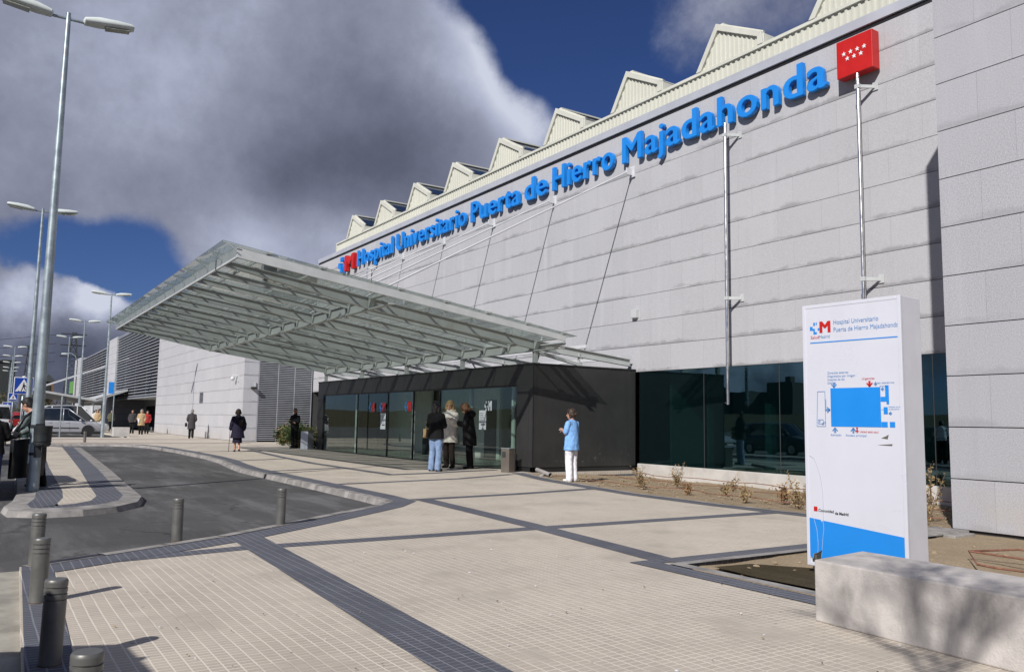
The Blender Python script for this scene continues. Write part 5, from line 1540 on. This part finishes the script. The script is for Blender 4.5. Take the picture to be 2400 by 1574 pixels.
    for sg in (1, -1):
        m = MB(); m.ell((h-.24,sg*hw*.66,.72),(.20,.16,.10),12,8); m.build('headlight', LENS, e, smooth=True, local=True)
        m = MB(); m.ell((-h+.06,sg*hw*.76,.88),(.10,.11,.16),12,8); m.build('tail_light', TAIL, e, smooth=True, local=True)
        m = MB(); xm = h-1.42 if kind == 'mpv' else h-1.7; m.ell((xm,sg*(hw+.08),1.06),(.09,.11,.075),10,6); m.build('mirror', col, e, smooth=True, local=True)
        m = MB(); m.box(-h+1.0,h-1.5,sg*hw-.012,sg*hw+.014,.50,.555); m.build('side_strip', TRIM, e, local=True)
        for xx in (.30,-.75):
            m = MB(); m.box(xx-.1,xx+.08,sg*(hw-.005)-.012,sg*(hw-.005)+.02,.86,.89); m.build('door_handle', col, e, local=True)
        for xx in (.45,-.62):
            m = MB(); m.bar((xx,sg*(hw+.001),.34),(xx-.03,sg*(hw*.985),.96),.008,.006,up=(0,1,0)); m.build('door_seam', TRIM, e, local=True)
    m = MB(); m.box(h-.06,h+.015,-.55,.55,.42,.54); m.build('grille', TRIM, e, local=True)
    m = MB(); m.box(-h-.01,-h+.05,-hw*.7,hw*.7,.30,.40); m.build('rear_bumper_trim', TRIM, e, local=True)
    for b6 in ((h+.0,h+.022,-.26,.26,.38,.48),(-h-.02,-h+.0,-.26,.26,.62,.73)):
        m = MB(); m.box(*b6); m.build('number_plate', PLATE, e, local=True)
    return e
SILVER = paint('silver_paint', (.46,.47,.50), .35); DARK = paint('dark_grey_paint', (.016,.017,.019)); WHITEP = paint('white_paint', (.62,.63,.65), 0); REDP = paint('red_paint', (.28,.015,.012), 0); BLUEP = paint('dark_blue_paint', (.012,.025,.06))
car((-64.8,5.05,-.02), 87, 'silver people carrier parked side-on on the far pavement', SILVER, 5.0, 2.05, 1.88)
car((-83,1.6,-.1), 180, 'white van-like car seen from behind at the left edge', WHITEP, 5.0, 2.1, 2.3, group='cars down the road')
car((-92,3.6,-.1), 180, 'red car parked down the road beyond the silver one', REDP, 4.4, 1.95, 1.7, 'hatch', 'cars down the road')
car((-74,6.6,-.1), 95, 'white car whose roof shows just above the silver people carrier', WHITEP, 4.9, 2.05, 2.25, group='cars down the road')
# dark hatchback at the left edge with an open door
dk = car((-18.95,-.48,-.1), 0, 'dark hatchback at the left edge with its driver door standing open', DARK, 4.5, 1.84, 1.62, 'hatch')
m = MB()
hx, hy = -17.8, .56; dx, dy = math.cos(R(62)), math.sin(R(62))   # hinge and opening direction (door swings outwards)
def dp(u, z, off=0): return V((hx-dx*u*.62-dy*off, hy+dy*u*.62+dx*off*.5, z))
for off in (0,):
    m.prism([dp(0,.22),dp(1.0,.25),dp(1.06,.55),dp(1.04,.98),dp(0,.94)], V((.07,.05,0)))
d_ = m.build('door', DARK, None, bevel=.015)
d_.parent = dk; d_.location = (0,0,0); d_.matrix_parent_inverse = (Matrix.Translation(dk.location)).inverted()
m = MB(); m.tube([dp(.02,.95),dp(.38,1.36),dp(.62,1.46),dp(.95,1.44),dp(1.04,.98)], .03, 6); f_ = m.build('door_frame', DARK, None, smooth=True); f_.parent = dk; f_.matrix_parent_inverse = Matrix.Translation(dk.location).inverted()
m = MB(); m.prism([dp(.05,.96),dp(.4,1.34),dp(.62,1.44),dp(.93,1.42),dp(1.02,.98)], V((.012,.01,0))); f_ = m.build('door_window', glass('car_side_glass', (.45,.5,.48), .6), None); f_.parent = dk; f_.matrix_parent_inverse = Matrix.Translation(dk.location).inverted()
m = MB(); m.ell(dp(.16,1.02)+V((.12,-.02,0)),(.07,.10,.07),10,6); f_ = m.build('door_mirror', DARK, None, smooth=True); f_.parent = dk; f_.matrix_parent_inverse = Matrix.Translation(dk.location).inverted()
# vehicles beside and behind the viewpoint (their shadow and reflections are in the picture)
car((-4.0,-2.05,-.06), 180, 'tall dark car beside the viewpoint, throwing the shadow in the lower left corner', DARK, 4.9, 2.0, 1.95)
car((-28.6,-1.5,-.1), 0, 'dark blue car parked left of the road, mirrored in the dark glass strip', BLUEP, 4.5, 1.9, 1.7, group='cars parked left of the road')
car((-34.6,-1.7,-.1), 0, 'silver hatchback parked left of the road, mirrored in the dark glass strip', SILVER, 4.5, 1.9, 1.7, 'hatch', 'cars parked left of the road')
# ------------------------------------------------------------------ signs and far things
def crossing_sign(x, y, z, s, label, pole=False):
    e = empty('crossing_sign', (x,y,z if not pole else 0), label, 'traffic sign', 'blue pedestrian crossing signs')
    # faces +X (towards the viewer)
    m = MB(); m.box(x,x+.03,y-s/2,y+s/2,z-s/2,z+s/2); m.build('border', M['sign_white'], e, bevel=.01)
    k = s*.46; m = MB(); m.box(x+.031,x+.036,y-k,y+k,z-k,z+k); m.build('plate', M['sign_blue'], e)
    m = MB(); Y3 = V((0,1,0)); xx = x+.040
    t = s*.42; m.poly([(xx,y-t,z-t*.8),(xx,y+t,z-t*.8),(xx,y,z+t*.95)]); m.build('triangle', M['sign_white'], e, fix=False)
    m = MB(); xx = x+.044; u = s/1.0
    def P(a, b): return (xx, y+a*u, z+b*u)
    m.poly([P(-.04,.10),P(.04,.10),P(.06,-.08),P(-.05,-.08)]); m.poly([P(-.03,.13),P(.03,.13),P(.03,.19),P(-.03,.19)])
    m.poly([P(-.05,-.08),P(.0,-.08),P(-.07,-.27),P(-.12,-.27)]); m.poly([P(.0,-.08),P(.06,-.08),P(.13,-.27),P(.08,-.27)])
    m.poly([P(.04,.08),P(.14,-.04),P(.11,-.07),P(.02,.03)]); m.build('walker_figure', M['ink'], e, fix=False)
    m = MB()
    for i in range(5): m.poly([(x+.043,y-.26*u+i*.13*u,z-.33*u),(x+.043,y-.20*u+i*.13*u,z-.33*u),(x+.043,y-.20*u+i*.13*u,z-.29*u),(x+.043,y-.26*u+i*.13*u,z-.29*u)])
    m.build('stripes', M['ink'], e, fix=False)
    if pole:
        m = MB(); m.tube([(x-.05,y,-.1),(x-.05,y,z+s/2)], .035, 8); m.build('post', M['galv'], e, smooth=True)
crossing_sign(-37.0,1.47,2.50,.66,'large blue pedestrian crossing sign behind the second lamp post',True)
crossing_sign(-79,2.45,2.78,.66,'small far blue pedestrian crossing sign at the left edge, upper one',True)
crossing_sign(-84,2.25,2.0,.80,'small far blue pedestrian crossing sign, lower one, behind the van',True)
e = empty('give_way_sign', (-70,3.3,0), 'small white triangular sign left of the man\'s head', 'traffic sign')
m = MB(); m.prism([(-70,2.95,2.2),(-70,3.5,2.2),(-70,3.22,1.75)], (.03,0,0)); m.build('plate', M['sign_white'], e); m = MB(); m.tube([(-70.04,3.22,-.1),(-70.04,3.22,2.2)], .03, 8); m.build('post', M['galv'], e)
e = empty('banner_sign', (-66.5,8.42,0), 'slim pole with a small blue banner plate in front of the louvred bay', 'sign')
m = MB(); m.tube([(-66.5,8.42,0),(-66.5,8.42,4.1)], .035, 8); m.build('post', M['galv'], e); m = MB(); m.box(-66.52,-66.48,8.02,8.38,3.0,3.85); m.build('plate', M['blue'], e)
m = MB(); m.tube([(-60.6,4.62,-.1),(-60.6,4.62,2.6)], .04, 8); tag(m.build('sign_post', M['galv']), 'bare thin post in front of the silver car', 'post')
m = MB(); m.tube([(-58.3,3.4,0),(-58.3,3.4,2.4)], .03, 6); 
# small butterfly canopy of the next entrance
e = empty('side_canopy', (-100, 7, 0), 'smaller white butterfly canopy on posts in front of the far louvred bay', 'canopy')
m = MB(); m.prism([(-90,3.6,3.75),(-90,9.8,2.75),(-90,9.8,2.95),(-90,3.6,3.95)], (-20,0,0)); m.prism([(-92,9.8,2.75),(-92,12.9,3.9),(-92,12.9,4.1),(-92,9.8,2.95)], (-16,0,0)); m.build('roof', M['steel_light'], e)
for x in (-90.5,-100,-109.5):
    m = MB(); m.tube([(x,9.6,0),(x,9.6,2.8)], .12, 10); m.build('post', M['white_steel'], e); m = MB(); m.bar((x,12.6,7.2),(x,4.4,3.8),.08,.08); m.build('tie', M['white_steel'], e)
m = MB(); m.box(-126,-112,12.0,12.8,0,2.6); tag(m.build('white_wall', M['white_steel']), 'low white wall under the far butterfly canopy', 'wall')
# far buildings, tower, pylons
e = empty('clock_tower', (-350,21.6,0), 'brown square tower with a pointed roof far beyond the bank', 'tower')
m = MB(); m.box(-352,-348,19.9,23.5,0,13.4); m.build('shaft', mat('far_brick', (.20,.12,.07), .9, var=.2), e); m = MB(); m.add([(-352.6,19.2,13.4),(-347.4,19.2,13.4),(-347.4,24.2,13.4),(-352.6,24.2,13.4),(-350,21.7,16.3)],[(0,1,4),(1,2,4),(2,3,4),(3,0,4),(3,2,1,0)]); m.build('roof', M['interior_dark'], e)
m = MB(); m.box(-347.9,-347.8,21,22.4,9.5,12); m.build('window', M['interior_dark'], e)
def pylon(x, y, H, w, label, lattice=True):
    e = empty('pylon', (x,y,0), label, 'pylon'); m = MB(); n = 9; prev = None
    for k in range(n+1):
        t = k/n; ww = w*(1-t*.78)/2; z = H*t; c = [V((x+a*ww,y+b*ww,z)) for a, b in ((-1,-1),(1,-1),(1,1),(-1,1))]
        if prev:
            for i in range(4):
                m.bar(prev[i], c[i], .2, .2); m.bar(prev[i], c[(i+1) % 4], .09, .09); m.bar(prev[(i+1) % 4], c[i], .09, .09); m.bar(c[i], c[(i+1) % 4], .09, .09)
        prev = c
    m.build('lattice', M['interior_dark'], e)
    m = MB()
    for z in ((.72,.85,.98) if lattice else ()): m.bar((x,y-w*.75,H*z),(x,y+w*.75,H*z),.25,.3)
    if lattice: m.build('cross_arm', M['interior_dark'], e)
    else:
        for z in (.55,.66,.78,.9): m.ell((x+.8,y+(.9 if z>.6 else -.9),H*z),(.7,.7,.9),10,6)
        m.build('dish', M['white_steel'], e, smooth=True)
pylon(-300,25.0,28,5,'tall dark lattice pylon left of the louvred bays')
pylon(-290,12.4,22,4,'telecom mast with white dishes right behind the second lamp post',False)
for k in range(4):
    m = MB(); z = 27-2.9*k; pts = [(-300,25.0-5,z)]; 
    for i in range(13):
        t = i/12; pts.append((-300-120*t, 20-120*t, z-4*math.sin(math.pi*t)))
    m.tube(pts[1:], .06, 4); tag(m.build('power_line', M['black']), 'thin power line running from the lattice pylon across the dark cloud', 'cable', 'power lines')
e = empty('far_block', (-330,7,0), 'dark flat-roofed block with an olive panel on the far left bank', 'building')
m = MB(); m.box(-345,-325,6,10,0,19.5); m.build('wall', mat('far_olive', (.05,.055,.02), .9, var=.3), e); m = MB(); m.box(-324.9,-324.6,6.2,8,15,19); m.build('panel', M['interior_dark'], e)
m = MB(); m.box(-158,-152,13.0,14.4,4.9,6.9); e = m.build('green_panel', mat('green_cladding', (.12,.30,.08), .7, var=.1)); tag(e, 'bright green block between the far canopy and the last pier', 'block')
e = empty('dark_shed', (-205,-1.5,0), 'long dark flat-topped shed on the bank at the left edge', 'building')
m = MB(); m.box(-216,-204,-16,6.4,0,12.2); m.build('wall', M['interior_dark'], e); m = MB(); m.box(-216.2,-203.8,-16.2,6.6,12.2,12.6); m.build('roof', M['louver_dark'], e)
# roofs on the ridge behind the viewpoint, mirrored in the glass strip
for k, (x, y, w, h) in enumerate(((-208,-180,14,4),(-172,-185,9,6),(-190,-175,18,3))):
    e = empty('ridge_building', (x,y,9), ('low dark building on the ridge behind the viewpoint, left one','small dark building on the ridge behind the viewpoint','long dark building on the ridge behind the viewpoint')[k], 'building', 'buildings behind the viewpoint')
    m = MB(); m.box(x,x+w,y,y+10,-1,9+h); m.build('wall', M['interior_dark'], e); m = MB(); m.box(x+2,x+4,y+2,y+4,9+h,11+h); m.build('chimney', M['interior_dark'], e)

# ------------------------------------------------------------------ camera
CAMP = V((0,0,1.42)); yaw, pitch, roll, F = R(56.884), R(6.0), R(.94), 1910.0
fwd = V((-math.sin(yaw)*math.cos(pitch), math.cos(yaw)*math.cos(pitch), math.sin(pitch)))
right = V((math.cos(yaw), math.sin(yaw), 0)); up = right.cross(fwd)
r2 = right*math.cos(roll)+up*math.sin(roll); u2 = up*math.cos(roll)-right*math.sin(roll)
cd = bpy.data.cameras.new('camera'); cam = bpy.data.objects.new('camera', cd); COL.objects.link(cam)
Mx = Matrix((r2, u2, -fwd)).transposed().to_4x4(); Mx.translation = CAMP; cam.matrix_world = Mx
cd.sensor_fit = 'HORIZONTAL'; cd.sensor_width = 36; cd.lens = F*36/2400; cd.clip_start = .05; cd.clip_end = 5000
scene.camera = cam

# ------------------------------------------------------------------ sun and sky
el = R(35.4); sd = V((.60,-1,0)).normalized()*math.cos(el) + V((0,0,math.sin(el)))
ld = bpy.data.lights.new('sun', 'SUN'); ld.energy = 4.8; ld.angle = R(.53); ld.color = (1,.965,.925)
sun = bpy.data.objects.new('sun', ld); COL.objects.link(sun); sun.rotation_euler = sd.to_track_quat('Z', 'Y').to_euler(); sun.location = sd*60
W_ = bpy.data.worlds.new('World'); scene.world = W_; W_.use_nodes = True
nt = W_.node_tree; nt.nodes.clear(); g = N(nt)
out = nt.nodes.new('ShaderNodeOutputWorld'); bg = nt.nodes.new('ShaderNodeBackground'); STR = .10
bg.inputs[1].default_value = STR
sky = nt.nodes.new('ShaderNodeTexSky'); sky.sky_type = 'NISHITA'; sky.sun_disc = False; sky.sun_elevation = el
sky.sun_rotation = math.atan2(sd.x, sd.y); sky.altitude = 700; sky.air_density = 1.0; sky.dust_density = .4; sky.ozone_density = 2.5
tc = nt.nodes.new('ShaderNodeTexCoord'); dirv = tc.outputs['Generated']
dirn = g.vmath('NORMALIZE', dirv)
def pxdir(x, y):
    d = r2*((x-1200)/F) - u2*((y-787)/F) + fwd
    return d.normalized()
def lobe(x, y, deg, amp=1.0):
    d = pxdir(x, y); dt = g.vmath('DOT_PRODUCT', dirn, tuple(d))
    s = 1-math.cos(R(deg))
    return g.math('MULTIPLY', g.math('EXPONENT', g.math('DIVIDE', g.math('SUBTRACT', dt, 1.0), s)), amp)
def total(L):
    t = L[0]
    for q in L[1:]: t = g.math('ADD', t, q)
    return t
# warp for ragged outlines; flatten clouds towards the horizon
sx = g.n('ShaderNodeSeparateXYZ'); g.link(dirn, sx.inputs[0])
zz = g.math('ADD', g.math('MAXIMUM', sx.outputs[2], 0.0), .16)
cvv = g.n('ShaderNodeCombineXYZ'); g.link(g.math('DIVIDE', sx.outputs[0], zz), cvv.inputs[0]); g.link(g.math('DIVIDE', sx.outputs[1], zz), cvv.inputs[1])
plane = cvv.outputs[0]
n1 = g.noise(dirn, 4.2, 8, .58); n2 = g.noise(g.vmath('ADD', dirn, (3.1,1.7,.4)), 9.0, 7, .62); nlow = g.noise(g.vmath('ADD', dirn, (7,2,5)), 2.1, 3, .5); n3 = g.noise(g.vmath('ADD', dirn, (1.1,5.7,2.4)), 17.0, 6, .65)
dens = total([lobe(250,100,9,.9), lobe(550,150,9,.8), lobe(850,200,8,.75), lobe(1000,380,6.5,.6), lobe(700,380,7.5,.7), lobe(350,350,7,.6), lobe(60,300,7,.7), lobe(1080,130,4.2,.35), lobe(1250,270,3.4,.55), lobe(700,590,4.5,.55), lobe(480,600,3.2,.28), lobe(820,540,3.2,.4),
              lobe(1740,20,5.5,.40), lobe(1520,150,3.2,.18), lobe(2300,-200,14,.5), lobe(1400,262,1.4,.5),
              lobe(60,760,3.4,1.1), lobe(230,770,3.0,.95), lobe(20,890,5,.9), lobe(250,880,4,.7), lobe(-300,600,9,.5), lobe(-300,150,10,.8),
              lobe(1290,80,4.0,-.75), lobe(1420,200,3.2,-.45), lobe(1160,-20,2.2,-.3), lobe(1230,150,1.8,-.25), lobe(330,560,3.4,-.75), lobe(160,590,3.6,-.75), lobe(240,640,2.2,-.45), lobe(20,560,3,-.5), lobe(690,462,1.5,-.42), lobe(800,480,1.3,-.2), lobe(350,690,2.2,-.35)])
# elsewhere: broken cloud by noise
vis = g.ramp(g.vmath('DOT_PRODUCT', dirn, tuple(pxdir(900, 500))), .70, .85)
base = g.mix(vis, g.ramp(nlow, .42, .58, .1, .95, False), g.math('MULTIPLY', dens, 1.0))
d2 = g.math('ADD', base, g.math('MULTIPLY', g.math('SUBTRACT', n1, .5), .95)); d2 = g.math('ADD', d2, g.math('MULTIPLY', g.math('SUBTRACT', n2, .5), .6)); d2 = g.math('ADD', d2, g.math('MULTIPLY', g.math('SUBTRACT', n3, .5), .22))
lowl = lobe(120,770,5.5,1.0); n4 = g.noise(g.vmath('ADD', dirn, (2.2,9.7,4.4)), 30.0, 6, .6); d2 = g.math('ADD', d2, g.math('MULTIPLY', lowl, g.math('MULTIPLY', g.math('ADD', g.math('SUBTRACT', n3, .5), g.math('SUBTRACT', n4, .5)), .9)))
mask = g.ramp(d2, .26, g.math('SUBTRACT', .74, g.math('MULTIPLY', lowl, .22)))
# shade: thick parts dark from below, thin and sunward edges light
br_ = total([lobe(150,60,9,.13), lobe(420,80,9,.10), lobe(700,40,8,.06), lobe(1120,110,4.2,.38), lobe(1270,250,3.2,.42), lobe(600,590,4,.34), lobe(800,560,3,.2), lobe(1180,210,2.6,.16), lobe(1320,300,2.2,.25), lobe(60,700,1.9,.55), lobe(240,705,1.9,.65), lobe(820,575,3.5,.10), lobe(300,220,6,.06), lobe(1700,60,5,.06), lobe(1400,262,1.4,.4),
             lobe(900,330,6.5,-.19), lobe(650,440,4,-.16), lobe(820,430,4,-.12), lobe(300,470,4,-.05), lobe(60,860,4,-.26), lobe(230,850,3.4,-.30)])
rim = g.math('MULTIPLY', g.ramp(d2, .42, .95, 1, 0), lobe(1240,180,8,.34))
sh = g.math('ADD', g.math('ADD', .50, rim), br_); sh = g.math('ADD', sh, g.math('MULTIPLY', lowl, g.math('MULTIPLY', g.math('SUBTRACT', n4, .5), .7))); sh = g.math('ADD', sh, g.math('MULTIPLY', g.math('SUBTRACT', n2, .5), .36)); sh = g.math('ADD', sh, g.math('MULTIPLY', g.math('SUBTRACT', n1, .5), .22)); sh = g.math('ADD', sh, g.math('MULTIPLY', g.math('SUBTRACT', n3, .5), .26))
sh = g.mix(vis, g.ramp(n2, .3, .7, .25, .85), sh)
cr_ = g.n('ShaderNodeValToRGB'); g.link(sh, cr_.inputs[0]); els = cr_.color_ramp.elements
def lin(c, k=1.0): return tuple(v*k/STR for v in srgb(*c)) + (1,)
els[0].position = 0.0; els[0].color = lin((76,81,100)); els[1].position = 1.0; els[1].color = lin((205,210,226))
for p_, c_ in ((.22,(93,98,117)),(.42,(116,120,140)),(.62,(143,148,168)),(.8,(172,178,200))):
    q_ = els.new(p_); q_.color = lin(c_)
skc = g.mix(1.0, sky.outputs[0], (.24,.31,.53), 'MULTIPLY')
fin = g.mix(mask, skc, cr_.outputs[0])
g.link(fin, bg.inputs[0]); g.link(bg.outputs[0], out.inputs[0])
scene.view_settings.view_transform = 'Standard'; scene.view_settings.look = 'None'; scene.view_settings.exposure = 0; scene.view_settings.gamma = 1
scene.cycles.use_denoising = True if hasattr(scene, 'cycles') else None
scene.render.engine = 'CYCLES'
scene.cycles.max_bounces = 10; scene.cycles.transparent_max_bounces = 24; scene.cycles.caustics_reflective = False; scene.cycles.caustics_refractive = False; scene.cycles.sample_clamp_indirect = 6
